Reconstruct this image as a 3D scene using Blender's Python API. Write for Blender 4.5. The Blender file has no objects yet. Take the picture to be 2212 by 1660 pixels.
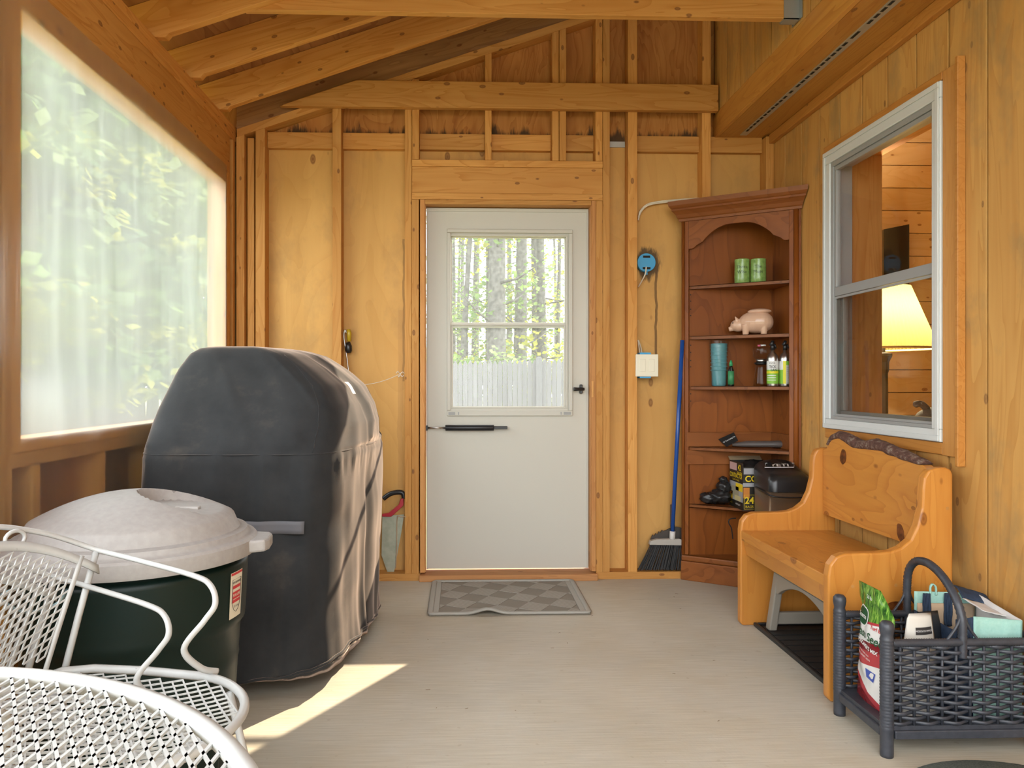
import bpy, bmesh, math, random
from mathutils import Vector, Matrix, noise
random.seed(7)
SC = bpy.context.scene
COL = SC.collection
# ------------------------------------------------------------------ camera
F, CX, CY, PSI, H = 1640.0, 1054.0, 828.0, math.radians(1.88), 1.09
cd = bpy.data.cameras.new('camera')
cam = bpy.data.objects.new('camera', cd); COL.objects.link(cam)
cam.location = (0, 0, H); cam.rotation_euler = (math.pi/2, 0, -PSI)
cd.sensor_width = 36.0; cd.lens = F*36.0/2212.0
cd.shift_x = (1106.0-CX)/2212.0; cd.shift_y = -(830.0-CY)/2212.0
cd.clip_start = 0.05; cd.clip_end = 300
SC.camera = cam
# ------------------------------------------------------------------ sky, sun, exposure
W = bpy.data.worlds.new('sky'); SC.world = W; W.use_nodes = True
W.node_tree.nodes['Background'].inputs[0].default_value = (0.93, 0.97, 1.0, 1)
W.node_tree.nodes['Background'].inputs[1].default_value = 1.0
SUN_AZ, SUN_EL = math.radians(30.6), math.radians(32.0)
sunvec = Vector((math.sin(SUN_AZ)*math.cos(SUN_EL), math.cos(SUN_AZ)*math.cos(SUN_EL), math.sin(SUN_EL)))
sd = bpy.data.lights.new('sun', 'SUN'); sd.energy = 2.3; sd.angle = math.radians(0.6); sd.color = (1.0, 0.82, 0.62)
so = bpy.data.objects.new('sun', sd); COL.objects.link(so)
so.location = sunvec*30; so.rotation_euler = (-sunvec).to_track_quat('-Z', 'Y').to_euler()
SC.view_settings.view_transform = 'Standard'; SC.view_settings.look = 'None'
SC.view_settings.gamma = 1.0; SC.view_settings.use_curve_mapping = False
SC.view_settings.exposure = 2.68
SC.cycles.max_bounces = 12; SC.cycles.diffuse_bounces = 7; SC.cycles.transparent_max_bounces = 24
SC.cycles.transmission_bounces = 10; SC.cycles.glossy_bounces = 4
SC.cycles.sample_clamp_indirect = 6.0
SC.cycles.use_denoising = True

# ------------------------------------------------------------------ helpers
cP, sP = math.cos(PSI), math.sin(PSI)
def P(u, v, x=None, y=None, z=None):
    """pixel of the 2212x1660 photograph + one known coordinate -> point of the room"""
    a = (u-CX)/F; r = Vector((a*cP+sP, cP-a*sP, -(v-CY)/F))
    t = x/r[0] if x is not None else (y/r[1] if y is not None else (z-H)/r[2])
    return Vector((0, 0, H)) + r*t

def link(o): COL.objects.link(o); return o
def tag(o, label=None, cat=None, group=None, kind=None):
    if label: o['label'] = label
    if cat: o['category'] = cat
    if group: o['group'] = group
    if kind: o['kind'] = kind
    return o
def empty(name, loc, label=None, cat=None, group=None, kind=None):
    o = bpy.data.objects.new(name, None); o.empty_display_size = 0.05
    o.location = loc; link(o); return tag(o, label, cat, group, kind)
def root_matrix(o):
    m = Matrix.Translation(o.location)
    if o.parent: m = root_matrix(o.parent) @ o.matrix_parent_inverse @ m
    return m
def adopt(o, parent):
    if parent is not None:
        o.parent = parent; o.matrix_parent_inverse = root_matrix(parent).inverted()
    return o
def clone(o, parent, loc):
    c = o.copy(); link(c); c.parent = parent; c.matrix_parent_inverse = o.matrix_parent_inverse.copy(); c.location = loc
    return c
def copy_tree(o, parent=None):
    c = o.copy(); link(c)
    if parent is not None: c.parent = parent; c.matrix_parent_inverse = o.matrix_parent_inverse.copy()
    for ch in list(o.children): copy_tree(ch, c)
    return c

class MB:
    def __init__(s): s.v = []; s.f = []; s.sm = []
    def add(s, vs, fs, smooth=False):
        n = len(s.v); s.v += [tuple(p) for p in vs]
        s.f += [tuple(i+n for i in f) for f in fs]; s.sm += [smooth]*len(fs); return s
    def box(s, x0, x1, y0, y1, z0, z1):
        if x0 > x1: x0, x1 = x1, x0
        if y0 > y1: y0, y1 = y1, y0
        if z0 > z1: z0, z1 = z1, z0
        vs = [(x0,y0,z0),(x1,y0,z0),(x1,y1,z0),(x0,y1,z0),(x0,y0,z1),(x1,y0,z1),(x1,y1,z1),(x0,y1,z1)]
        return s.add(vs, [(0,3,2,1),(4,5,6,7),(0,1,5,4),(1,2,6,5),(2,3,7,6),(3,0,4,7)])
    def prism(s, poly, ext, smooth=False):
        """poly: list of 3D points (planar), ext: extrusion vector"""
        n = len(poly); e = Vector(ext); a = [Vector(p) for p in poly]
        nrm = Vector((0,0,0))
        for i in range(n): nrm += a[i].cross(a[(i+1) % n])
        if nrm.dot(e) > 0: a.reverse()
        vs = a + [p+e for p in a]
        fs = [tuple(range(n)), tuple(range(2*n-1, n-1, -1))]
        fs += [((i+1) % n, i, i+n, (i+1) % n+n) for i in range(n)]
        m = len(s.v); s.v += [tuple(p) for p in vs]
        s.f += [tuple(i+m for i in f) for f in fs]; s.sm += [False, False]+[smooth]*n; return s
    def tube(s, path, r, n=8, closed=False, flat=None, cap=True):
        """r: radius or list; flat: (scale along binormal)"""
        pts = [Vector(p) for p in path]; L = len(pts)
        rr = r if isinstance(r, (list, tuple)) else [r]*L
        T = []
        for i in range(L):
            a = pts[(i-1) % L] if (closed or i > 0) else pts[i]
            b = pts[(i+1) % L] if (closed or i < L-1) else pts[i]
            t = (b-a); T.append(t.normalized() if t.length > 1e-9 else Vector((0,0,1)))
        up = Vector((0,0,1)) if abs(T[0].z) < 0.9 else Vector((1,0,0))
        nrm = (up - T[0]*up.dot(T[0])).normalized()
        vs = []
        for i in range(L):
            nrm = (nrm - T[i]*nrm.dot(T[i]))
            nrm = nrm.normalized() if nrm.length > 1e-6 else T[i].orthogonal().normalized()
            bn = T[i].cross(nrm)
            for k in range(n):
                a = 2*math.pi*(k+0.5)/n
                vs.append(pts[i] + nrm*math.cos(a)*rr[i] + bn*math.sin(a)*rr[i]*(flat or 1))
        fs = []
        for i in range(L if closed else L-1):
            j = (i+1) % L
            for k in range(n):
                k2 = (k+1) % n
                fs.append((i*n+k, i*n+k2, j*n+k2, j*n+k))
        m = len(s.v); s.v += [tuple(p) for p in vs]
        s.f += [tuple(q+m for q in f) for f in fs]; s.sm += [n > 4]*len(fs)
        if cap and not closed:
            s.f.append(tuple(m+k for k in range(n-1, -1, -1))); s.sm.append(False)
            s.f.append(tuple(m+(L-1)*n+k for k in range(n))); s.sm.append(False)
        return s
    def lathe(s, prof, n, c=(0,0,0), smooth=True, sx=1, sy=1, cap=True):
        vs = []; fs = []; L = len(prof)
        for (r, z) in prof:
            for k in range(n):
                a = 2*math.pi*k/n; vs.append((c[0]+r*math.cos(a)*sx, c[1]+r*math.sin(a)*sy, c[2]+z))
        for i in range(L-1):
            for k in range(n):
                k2 = (k+1) % n; fs.append((i*n+k, i*n+k2, (i+1)*n+k2, (i+1)*n+k))
        s.add(vs, fs, smooth); m = len(s.v)-len(vs)
        if cap and prof[0][0] > 1e-5: s.f.append(tuple(m+k for k in range(n-1,-1,-1))); s.sm.append(False)
        if cap and prof[-1][0] > 1e-5: s.f.append(tuple(m+(L-1)*n+k for k in range(n))); s.sm.append(False)
        return s
    def ellipsoid(s, c, r, n=16, m=10, rot=None):
        prof = []
        vs = []; fs = []
        R = rot or Matrix.Identity(3)
        for i in range(m+1):
            b = -math.pi/2+math.pi*i/m
            for k in range(n):
                a = 2*math.pi*k/n
                p = R @ Vector((math.cos(b)*math.cos(a)*r[0], math.cos(b)*math.sin(a)*r[1], math.sin(b)*r[2]))
                vs.append(Vector(c)+p)
        for i in range(m):
            for k in range(n):
                k2 = (k+1) % n; fs.append((i*n+k, i*n+k2, (i+1)*n+k2, (i+1)*n+k))
        return s.add(vs, fs, True)
    def grid(s, fn, nu, nv, smooth=True, closed=False):
        vs = [fn(i/nu, j/nv) for j in range(nv+1) for i in range(nu+1)]
        w = nu+1
        fs = [(j*w+i, j*w+i+1, (j+1)*w+i+1, (j+1)*w+i) for j in range(nv) for i in range(nu)]
        return s.add(vs, fs, smooth)
    def build(s, name, mat, parent=None, bevel=0, seg=2, solid=0, weld=False):
        me = bpy.data.meshes.new(name); me.from_pydata([tuple(v) for v in s.v], [], s.f)
        me.polygons.foreach_set('use_smooth', s.sm); me.update()
        if weld:
            b = bmesh.new(); b.from_mesh(me); bmesh.ops.remove_doubles(b, verts=b.verts, dist=1e-5)
            bmesh.ops.recalc_face_normals(b, faces=b.faces); b.to_mesh(me); b.free()
        o = bpy.data.objects.new(name, me); link(o)
        if mat is not None: me.materials.append(mat)
        if solid:
            d = o.modifiers.new('solid', 'SOLIDIFY'); d.thickness = solid; d.offset = 0
        if bevel:
            d = o.modifiers.new('bevel', 'BEVEL'); d.width = bevel; d.segments = seg; d.limit_method = 'ANGLE'; d.angle_limit = math.radians(40)
        return adopt(o, parent)
def box(name, mat, x0, x1, y0, y1, z0, z1, parent=None, bevel=0.0):
    return MB().box(x0, x1, y0, y1, z0, z1).build(name, mat, parent, bevel)
def bez(pts, n=8, closed=False):
    """Catmull-Rom through pts"""
    p = [Vector(q) for q in pts]; out = []; L = len(p)
    for i in range(L if closed else L-1):
        if closed: a, b, c, d = p[i-1], p[i], p[(i+1) % L], p[(i+2) % L]
        else: a, b, c, d = p[max(i-1, 0)], p[i], p[i+1], p[min(i+2, L-1)]
        for k in range(n):
            t = k/n
            out.append(0.5*((2*b)+(c-a)*t+(2*a-5*b+4*c-d)*t*t+(3*b-a-3*c+d)*t**3))
    if not closed: out.append(p[-1])
    return out
_tx = []
def lettering(name, txt, size, mapf, mat, parent, bold=0.0, align='CENTER', ext=0.0, sx=1.0):
    """flat letters; mapf(a,b) maps the text plane into the scene"""
    cu = bpy.data.curves.new('t', 'FONT'); cu.body = txt; cu.size = size; cu.align_x = align; cu.align_y = 'CENTER'
    cu.offset = bold; cu.resolution_u = 3
    o = bpy.data.objects.new('t', cu); link(o)
    dg = bpy.context.evaluated_depsgraph_get(); dg.update()
    me = bpy.data.meshes.new_from_object(o.evaluated_get(dg))
    bpy.data.objects.remove(o); bpy.data.curves.remove(cu)
    for v in me.vertices: v.co = mapf(v.co.x*sx, v.co.y)
    me.materials.clear(); me.materials.append(mat); me.name = name
    ob = bpy.data.objects.new(name, me); link(ob)
    return adopt(ob, parent)

# ------------------------------------------------------------------ materials
MATS = {}
class NT:
    def __init__(s, name):
        s.m = bpy.data.materials.new(name); s.m.use_nodes = True; s.t = s.m.node_tree; s.t.nodes.clear()
        s.out = s.n('ShaderNodeOutputMaterial')
    def n(s, t, **kw):
        nd = s.t.nodes.new(t)
        for k, v in kw.items():
            if k in ('inp',):
                for a, b in v.items(): nd.inputs[a].default_value = b
            else: setattr(nd, k, v)
        return nd
    def l(s, a, b): s.t.links.new(a, b)
    def ramp(s, fac, stops, interp='LINEAR'):
        r = s.n('ShaderNodeValToRGB'); r.color_ramp.interpolation = interp
        e = r.color_ramp.elements
        while len(e) < len(stops): e.new(0.5)
        for i, (p, c) in enumerate(stops):
            e[i].position = p; e[i].color = (*c, 1) if len(c) == 3 else c
        s.l(fac, r.inputs[0]); return r.outputs[0]
    def mix(s, f, a, b, mode='MIX'):
        m = s.n('ShaderNodeMix', data_type='RGBA', blend_type=mode)
        for sock, val in ((m.inputs[0], f), (m.inputs[6], a), (m.inputs[7], b)):
            if hasattr(val, 'default_value') or hasattr(val, 'links'): s.l(val, sock)
            elif isinstance(val, (int, float)): sock.default_value = val
            else: sock.default_value = (*val, 1)
        return m.outputs[2]
    def math(s, op, a, b=0.0):
        m = s.n('ShaderNodeMath', operation=op)
        for i, val in enumerate((a, b)):
            if isinstance(val, (int, float)): m.inputs[i].default_value = val
            else: s.l(val, m.inputs[i])
        return m.outputs[0]
    def coords(s, scale=(1,1,1), rnd=0.0, rot=(0,0,0)):
        tc = s.n('ShaderNodeTexCoord'); v = tc.outputs['Object']
        if rnd:
            oi = s.n('ShaderNodeObjectInfo'); mu = s.math('MULTIPLY', oi.outputs['Random'], rnd)
            ad = s.n('ShaderNodeVectorMath', operation='ADD'); s.l(v, ad.inputs[0]); s.l(mu, ad.inputs[1]); v = ad.outputs[0]
        mp = s.n('ShaderNodeMapping'); mp.inputs['Scale'].default_value = scale; mp.inputs['Rotation'].default_value = rot
        s.l(v, mp.inputs[0]); return mp.outputs[0]
    def noise(s, vec, scale=1.0, detail=3.0, rough=0.55, dist=0.0):
        t = s.n('ShaderNodeTexNoise'); t.inputs['Scale'].default_value = scale; t.inputs['Detail'].default_value = detail
        t.inputs['Roughness'].default_value = rough; t.inputs['Distortion'].default_value = dist
        s.l(vec, t.inputs['Vector']); return t.outputs['Fac']
    def bsdf(s, col, rough=0.6, metal=0.0, spec=0.5, bump=None, bstr=0.2, bdist=0.01, **kw):
        b = s.n('ShaderNodeBsdfPrincipled')
        if isinstance(col, (tuple, list)): b.inputs['Base Color'].default_value = (*col, 1)
        else: s.l(col, b.inputs['Base Color'])
        if isinstance(rough, (int, float)): b.inputs['Roughness'].default_value = rough
        else: s.l(rough, b.inputs['Roughness'])
        b.inputs['Metallic'].default_value = metal; b.inputs['Specular IOR Level'].default_value = spec
        for k, v in kw.items(): b.inputs[k.replace('_', ' ')].default_value = v
        if bump is not None:
            bp = s.n('ShaderNodeBump'); bp.inputs['Strength'].default_value = bstr; bp.inputs['Distance'].default_value = bdist
            s.l(bump, bp.inputs['Height']); s.l(bp.outputs[0], b.inputs['Normal'])
        s.l(b.outputs[0], s.out.inputs[0]); return b
def plain(name, col, rough=0.5, metal=0.0, spec=0.5, **kw):
    if name in MATS: return MATS[name]
    t = NT(name); t.bsdf(col, rough, metal, spec, **kw); MATS[name] = t.m; return t.m
def mottled(name, c0, c1, scale=20, rough=0.6, metal=0.0, bump=0.15, detail=4, **kw):
    if name in MATS: return MATS[name]
    t = NT(name); n = t.noise(t.coords(), scale, detail)
    t.bsdf(t.ramp(n, [(0.3, c0), (0.7, c1)]), rough, metal, bump=n, bstr=bump, bdist=0.004, **kw); MATS[name] = t.m; return t.m

AX = {'X': (1, 0, 0), 'Y': (0, 1, 0), 'Z': (0, 0, 1)}
def wood(name, light, dark, knot, axis='Z', fine=38, lng=1.3, knots=0.62, rough=0.62, rot=(0,0,0), vary=0.14, blotch=0.5, spec=0.35, kscale=1.0, stain=None, ring=0.45):
    if name in MATS: return MATS[name]
    t = NT(name); i = 'XYZ'.index(axis)
    sc = [fine]*3; sc[i] = lng
    v = t.coords((1, 1, 1), 41.0, rot)
    mp = t.n('ShaderNodeMapping'); mp.inputs['Scale'].default_value = sc; t.l(v, mp.inputs[0])
    # warp the grain a little
    g = t.noise(mp.outputs[0], 1.0, 4.0, 0.6, 0.6)
    sc2 = [fine*0.22]*3; sc2[i] = lng*0.7
    mp2 = t.n('ShaderNodeMapping'); mp2.inputs['Scale'].default_value = sc2; t.l(v, mp2.inputs[0])
    g2 = t.noise(mp2.outputs[0], 1.0, 2.0, 0.5, 1.2)
    wv = t.math('FRACT', t.math('MULTIPLY', g2, 9.0))
    rings = t.math('MULTIPLY', t.math('POWER', wv, 3.0), ring)
    fac = t.math('ADD', t.math('MULTIPLY', g, 0.8), rings)
    col = t.ramp(fac, [(0.25, light), (0.85, dark)])
    big = t.noise(v, 1.7, 2.0)
    col = t.mix(t.ramp(big, [(0.35, (0,0,0)), (0.7, (blotch,)*3)]), col, dark, 'MIX')
    oi = t.n('ShaderNodeObjectInfo')
    hv = t.n('ShaderNodeHueSaturation'); hv.inputs['Saturation'].default_value = 1.0
    val = t.math('ADD', t.math('MULTIPLY', oi.outputs['Random'], vary*2), 1.0-vary); t.l(val, hv.inputs['Value'])
    t.l(col, hv.inputs['Color']); col = hv.outputs[0]
    if knots > 0:
        ks = [19*kscale]*3; ks[i] = 10*kscale
        mk = t.n('ShaderNodeMapping'); mk.inputs['Scale'].default_value = ks; t.l(v, mk.inputs[0])
        vo = t.n('ShaderNodeTexVoronoi'); vo.inputs['Scale'].default_value = 1.0; vo.voronoi_dimensions = '3D'; t.l(mk.outputs[0], vo.inputs['Vector'])
        sep = t.n('ShaderNodeSeparateColor'); t.l(vo.outputs['Color'], sep.inputs[0])
        gate = t.math('LESS_THAN', sep.outputs[0], knots)
        size = t.math('ADD', t.math('MULTIPLY', sep.outputs[1], 0.12), 0.10)
        k = t.math('SUBTRACT', 1.0, t.math('DIVIDE', vo.outputs['Distance'], size))
        kk = t.math('MULTIPLY', t.ramp(k, [(0.0, (0,0,0)), (0.30, (0.85,)*3), (0.55, (0.6,)*3), (1.0, (1,)*3)]), gate)
        col = t.mix(kk, col, knot)
    if stain:
        sn = t.noise(t.coords((1.2, 1.2, 0.7), 3.0), 3.1, 5.0, 0.65)
        col = t.mix(t.ramp(sn, [(0.52, (0,0,0)), (0.66, (stain[1],)*3)]), col, stain[0])
    t.bsdf(col, rough, 0, spec, bump=g, bstr=0.12, bdist=0.003)
    MATS[name] = t.m; return t.m

PL, PD, PK = (0.66, 0.34, 0.092), (0.50, 0.215, 0.042), (0.16, 0.055, 0.015)
for a in 'XYZ': wood('framing_'+a, PL, PD, PK, a)
wood('rafter', PL, PD, PK, 'X', rot=(0, math.atan(1/3), 0), vary=0.08)
wood('plywood', (0.70, 0.40, 0.122), (0.55, 0.285, 0.07), (0.2, 0.075, 0.02), 'Z', fine=9, lng=0.9, knots=0.16, ring=0.16, kscale=0.55, blotch=0.5, stain=((0.36, 0.21, 0.075), 0.38))
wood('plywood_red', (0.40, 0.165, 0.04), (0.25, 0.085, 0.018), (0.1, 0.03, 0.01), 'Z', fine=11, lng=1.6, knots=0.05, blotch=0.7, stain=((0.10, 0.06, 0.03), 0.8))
wood('deck', (0.36, 0.165, 0.055), (0.22, 0.085, 0.025), PK, 'Y', fine=14, knots=0.05)
wood('siding', (0.62, 0.345, 0.10), (0.50, 0.245, 0.06), (0.22, 0.10, 0.035), 'Z', fine=26, lng=1.0, knots=0.10, blotch=0.5, vary=0.05, stain=((0.31, 0.205, 0.085), 0.6))
wood('soffit', (0.55, 0.27, 0.06), (0.42, 0.17, 0.03), PK, 'Y', knots=0.25, rough=0.4)
wood('trim_wood_Y', (0.58, 0.26, 0.06), (0.46, 0.185, 0.035), PK, 'Y', knots=0.1, rough=0.45)
wood('trim_wood_Z', (0.60, 0.30, 0.085), (0.48, 0.21, 0.05), PK, 'Z', knots=0.1, rough=0.45)
wood('threshold', (0.46, 0.22, 0.08), (0.33, 0.14, 0.045), PK, 'X', knots=0.1)
wood('cherry', (0.27, 0.082, 0.013), (0.165, 0.044, 0.007), (0.09, 0.03, 0.01), 'Z', fine=16, lng=1.2, knots=0.0, rough=0.40, spec=0.3, vary=0.05)
wood('cherry_h', (0.275, 0.092, 0.021), (0.18, 0.053, 0.011), (0.09, 0.03, 0.01), 'X', fine=16, lng=1.2, knots=0.0, rough=0.40, spec=0.3, vary=0.05)
wood('bench_Z', (0.58, 0.255, 0.05), (0.47, 0.18, 0.03), (0.20, 0.06, 0.012), 'Z', fine=24, lng=1.2, knots=0.14, rough=0.3, spec=0.5, vary=0.04, kscale=0.8)
wood('bench_Y', (0.60, 0.27, 0.052), (0.46, 0.175, 0.03), (0.20, 0.06, 0.012), 'Y', fine=18, lng=1.6, knots=0.30, rough=0.3, spec=0.5, vary=0.04, kscale=0.7)
wood('pine_panel', (0.74, 0.54, 0.30), (0.64, 0.42, 0.20), (0.24, 0.08, 0.02), 'X', fine=20, knots=0.4, rough=0.4, vary=0.1)
wood('old_fence', (0.155, 0.152, 0.165), (0.115, 0.112, 0.122), (0.08, 0.075, 0.08), 'Z', fine=30, knots=0.25, rough=0.8)
M = MATS
def sheathing_stains():
    m = MATS['plywood']; nt = m.node_tree; b = [n for n in nt.nodes if n.type == 'BSDF_PRINCIPLED'][0]
    src = b.inputs['Base Color'].links[0].from_socket
    t = NT.__new__(NT); t.m = m; t.t = nt
    tc = t.n('ShaderNodeTexCoord'); sx = t.n('ShaderNodeSeparateXYZ'); t.l(tc.outputs['Object'], sx.inputs[0]); X, Z = sx.outputs[0], sx.outputs[2]
    nz = t.math('MULTIPLY', t.math('SUBTRACT', t.noise(t.coords((26, 1, 7)), 1.0, 4.0, 0.7), 0.5), 0.11)
    d = t.math('ADD', t.math('SQRT', t.math('ADD', t.math('POWER', t.math('SUBTRACT', X, 1.045), 2.0), t.math('POWER', t.math('MULTIPLY', t.math('SUBTRACT', Z, 1.765), 0.8), 2.0))), nz)
    c = t.mix(t.ramp(d, [(0.062, (0.85,)*3), (0.085, (0, 0, 0))]), src, (0.05, 0.03, 0.014))
    w = t.math('MULTIPLY', t.math('SUBTRACT', t.noise(t.coords((0, 0, 4.2)), 1.0, 3.0), 0.5), 0.05)
    for (x0, z0, z1, wd, col, k) in ((1.095, 1.25, 1.74, 0.007, (0.13, 0.065, 0.022), 0.8), (-0.334, 1.1, 1.9, 0.006, (0.24, 0.13, 0.045), 0.6), (-0.350, 0.5, 1.5, 0.015, (0.44, 0.23, 0.07), 0.4)):
        dd = t.math('ABSOLUTE', t.math('ADD', t.math('SUBTRACT', X, x0), w))
        mk = t.math('MULTIPLY', t.math('LESS_THAN', dd, wd), t.math('MULTIPLY', t.math('GREATER_THAN', Z, z0), t.math('LESS_THAN', Z, z1)))
        c = t.mix(t.math('MULTIPLY', mk, k), c, col)
    t.l(c, b.inputs['Base Color'])
sheathing_stains()
def concrete():
    t = NT('concrete'); v = t.coords()
    n1 = t.noise(v, 1.6, 5.0, 0.6); n2 = t.noise(t.coords((6, 160, 1)), 1.0, 3.0); n3 = t.noise(v, 90, 2.0)
    n4 = t.noise(v, 4.5, 4.0, 0.7)
    c = t.ramp(n1, [(0.3, (0.415, 0.38, 0.30)), (0.5, (0.485, 0.45, 0.368)), (0.72, (0.545, 0.512, 0.43))])
    c = t.mix(t.ramp(n4, [(0.38, (0,0,0)), (0.7, (0.55,)*3)]), c, (0.48, 0.41, 0.28))
    c = t.mix(0.22, c, t.ramp(n2, [(0.3, (0.28, 0.24, 0.18)), (0.7, (0.75, 0.70, 0.62))]))
    sp = t.ramp(t.noise(v, 33, 1.0), [(0.70, (0,0,0)), (0.78, (0.35,)*3)])
    c = t.mix(sp, c, (0.33, 0.27, 0.19))
    h = t.math('ADD', t.math('MULTIPLY', n2, 0.6), t.math('MULTIPLY', n3, 0.4))
    t.bsdf(c, 0.55, 0, 0.35, bump=h, bstr=0.25, bdist=0.003); M['concrete'] = t.m
concrete()
def glassmat(name, tint=(1, 1, 1), haze=0.0, hazecol=(0.8, 0.85, 0.85), refl=0.02):
    t = NT(name)
    tr = t.n('ShaderNodeBsdfTransparent'); tr.inputs[0].default_value = (*tint, 1)
    gl = t.n('ShaderNodeBsdfGlossy'); gl.inputs['Roughness'].default_value = 0.02
    fr_ = t.n('ShaderNodeLayerWeight'); fr_.inputs[0].default_value = 0.5; fw = t.math('ADD', t.math('MULTIPLY', t.math('POWER', fr_.outputs['Facing'], 5.0), 0.6), refl)
    mx = t.n('ShaderNodeMixShader'); t.l(fw, mx.inputs[0]); t.l(tr.outputs[0], mx.inputs[1]); t.l(gl.outputs[0], mx.inputs[2])
    last = mx.outputs[0]
    if haze:
        df = t.n('ShaderNodeBsdfTranslucent'); df.inputs[0].default_value = (*hazecol, 1)
        m2 = t.n('ShaderNodeMixShader'); m2.inputs[0].default_value = haze
        t.l(last, m2.inputs[1]); t.l(df.outputs[0], m2.inputs[2]); last = m2.outputs[0]
    t.l(last, t.out.inputs[0]); M[name] = t.m
glassmat('glass_clear')
glassmat('glass_door', (0.97, 0.98, 0.97), 0.022, refl=0.008)
glassmat('glass_screen', (0.86, 0.86, 0.84), 0.03, (0.5, 0.5, 0.5))
glassmat('jar_clear', (0.93, 0.93, 0.92), 0.06, (0.9, 0.9, 0.9))
def plastic_sheet():
    t = NT('poly_sheet'); v = t.coords((1, 3.2, 0.35))
    n = t.noise(v, 3.0, 4.0, 0.6, 0.4)
    rf = t.n('ShaderNodeBsdfRefraction'); rf.inputs['IOR'].default_value = 1.06; rf.inputs['Roughness'].default_value = 0.55
    rf.inputs[0].default_value = (0.86, 0.90, 0.89, 1)
    tr = t.n('ShaderNodeBsdfTransparent'); tr.inputs[0].default_value = (0.96, 0.98, 0.97, 1)
    tl = t.n('ShaderNodeBsdfTranslucent'); tl.inputs[0].default_value = (0.90, 0.95, 0.93, 1)
    df = t.n('ShaderNodeBsdfDiffuse'); df.inputs[0].default_value = (0.85, 0.88, 0.9, 1)
    gl = t.n('ShaderNodeBsdfGlossy'); gl.inputs['Roughness'].default_value = 0.22
    bp = t.n('ShaderNodeBump'); bp.inputs['Strength'].default_value = 0.25; bp.inputs['Distance'].default_value = 0.01
    t.l(n, bp.inputs['Height']); t.l(bp.outputs[0], gl.inputs['Normal']); t.l(bp.outputs[0], rf.inputs['Normal'])
    def mx(f, a, b):
        m = t.n('ShaderNodeMixShader')
        if isinstance(f, float): m.inputs[0].default_value = f
        else: t.l(f, m.inputs[0])
        t.l(a, m.inputs[1]); t.l(b, m.inputs[2]); return m.outputs[0]
    a = mx(0.45, rf.outputs[0], tr.outputs[0])
    hz = t.ramp(n, [(0.3, (0.16,)*3), (0.7, (0.25,)*3)])
    a = mx(hz, a, tl.outputs[0]); a = mx(0.07, a, df.outputs[0]); a = mx(0.04, a, gl.outputs[0])
    t.l(a, t.out.inputs[0]); M['poly_sheet'] = t.m
plastic_sheet()
def leafmat(name, col):
    t = NT(name); oi = t.n('ShaderNodeObjectInfo')
    n = t.noise(t.coords(), 2.2, 2.0)
    c = t.ramp(n, [(0.3, tuple(x*0.75 for x in col)), (0.7, tuple(min(1, x*1.35) for x in col))])
    d = t.n('ShaderNodeBsdfDiffuse'); l = t.n('ShaderNodeBsdfTranslucent'); t.l(c, d.inputs[0]); t.l(c, l.inputs[0])
    m = t.n('ShaderNodeMixShader'); m.inputs[0].default_value = 0.55; t.l(d.outputs[0], m.inputs[1]); t.l(l.outputs[0], m.inputs[2])
    t.l(m.outputs[0], t.out.inputs[0]); M[name] = t.m
leafmat('leaf_green', (0.13, 0.20, 0.065)); leafmat('leaf_yellow', (0.26, 0.27, 0.05)); leafmat('leaf_pale', (0.16, 0.21, 0.10)); leafmat('leaf_dark', (0.075, 0.12, 0.065))
mottled('bark', (0.055, 0.05, 0.045), (0.14, 0.13, 0.12), 9, 0.9, bump=0.6)
mottled('lawn', (0.12, 0.16, 0.05), (0.30, 0.27, 0.12), 3, 0.95)
plain('void', (0.02, 0.016, 0.012), 0.9)
plain('door_white', (0.53, 0.515, 0.445), 0.42); plain('vinyl_white', (0.62, 0.645, 0.63), 0.35); plain('vinyl_grey', (0.30, 0.305, 0.295), 0.4)
plain('black_metal', (0.018, 0.018, 0.02), 0.35, 0.3); plain('steel', (0.55, 0.54, 0.52), 0.32, 1.0); plain('galv', (0.42, 0.46, 0.48), 0.5, 0.8)
plain('black_plastic', (0.015, 0.015, 0.016), 0.3); plain('vent_metal', (0.50, 0.49, 0.44), 0.4, 0.6)
plain('cable', (0.72, 0.66, 0.52), 0.5); plain('box_blue', (0.04, 0.33, 0.62), 0.4); plain('ivory', (0.80, 0.76, 0.60), 0.4)
plain('lamp_bulb', (1, 1, 1), 0.5)

# ================================================================== THE SETTING
XL, XR, YS, YP = -1.245, 1.74, 4.19, 4.28      # left face, right face, stud face, sheathing face
YR = -0.20                                     # the roof ends here, the porch is open towards the camera
YW = -2.0                                      # slab and house wall go on
def zbot(x): return 2.520+(x+1.162)*0.3486        # underside of rafters
def zdeck(x): return zbot(x)+0.160
TH = 0.038
floor = box('floor', M['concrete'], XL-0.11, XR+0.02, YW, 4.38, -0.14, 0.0); tag(floor, kind='structure')
ground = MB().box(-60, 60, -40, 80, -0.9, -0.32).build('ground', M['lawn']); tag(ground, kind='structure')

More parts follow.
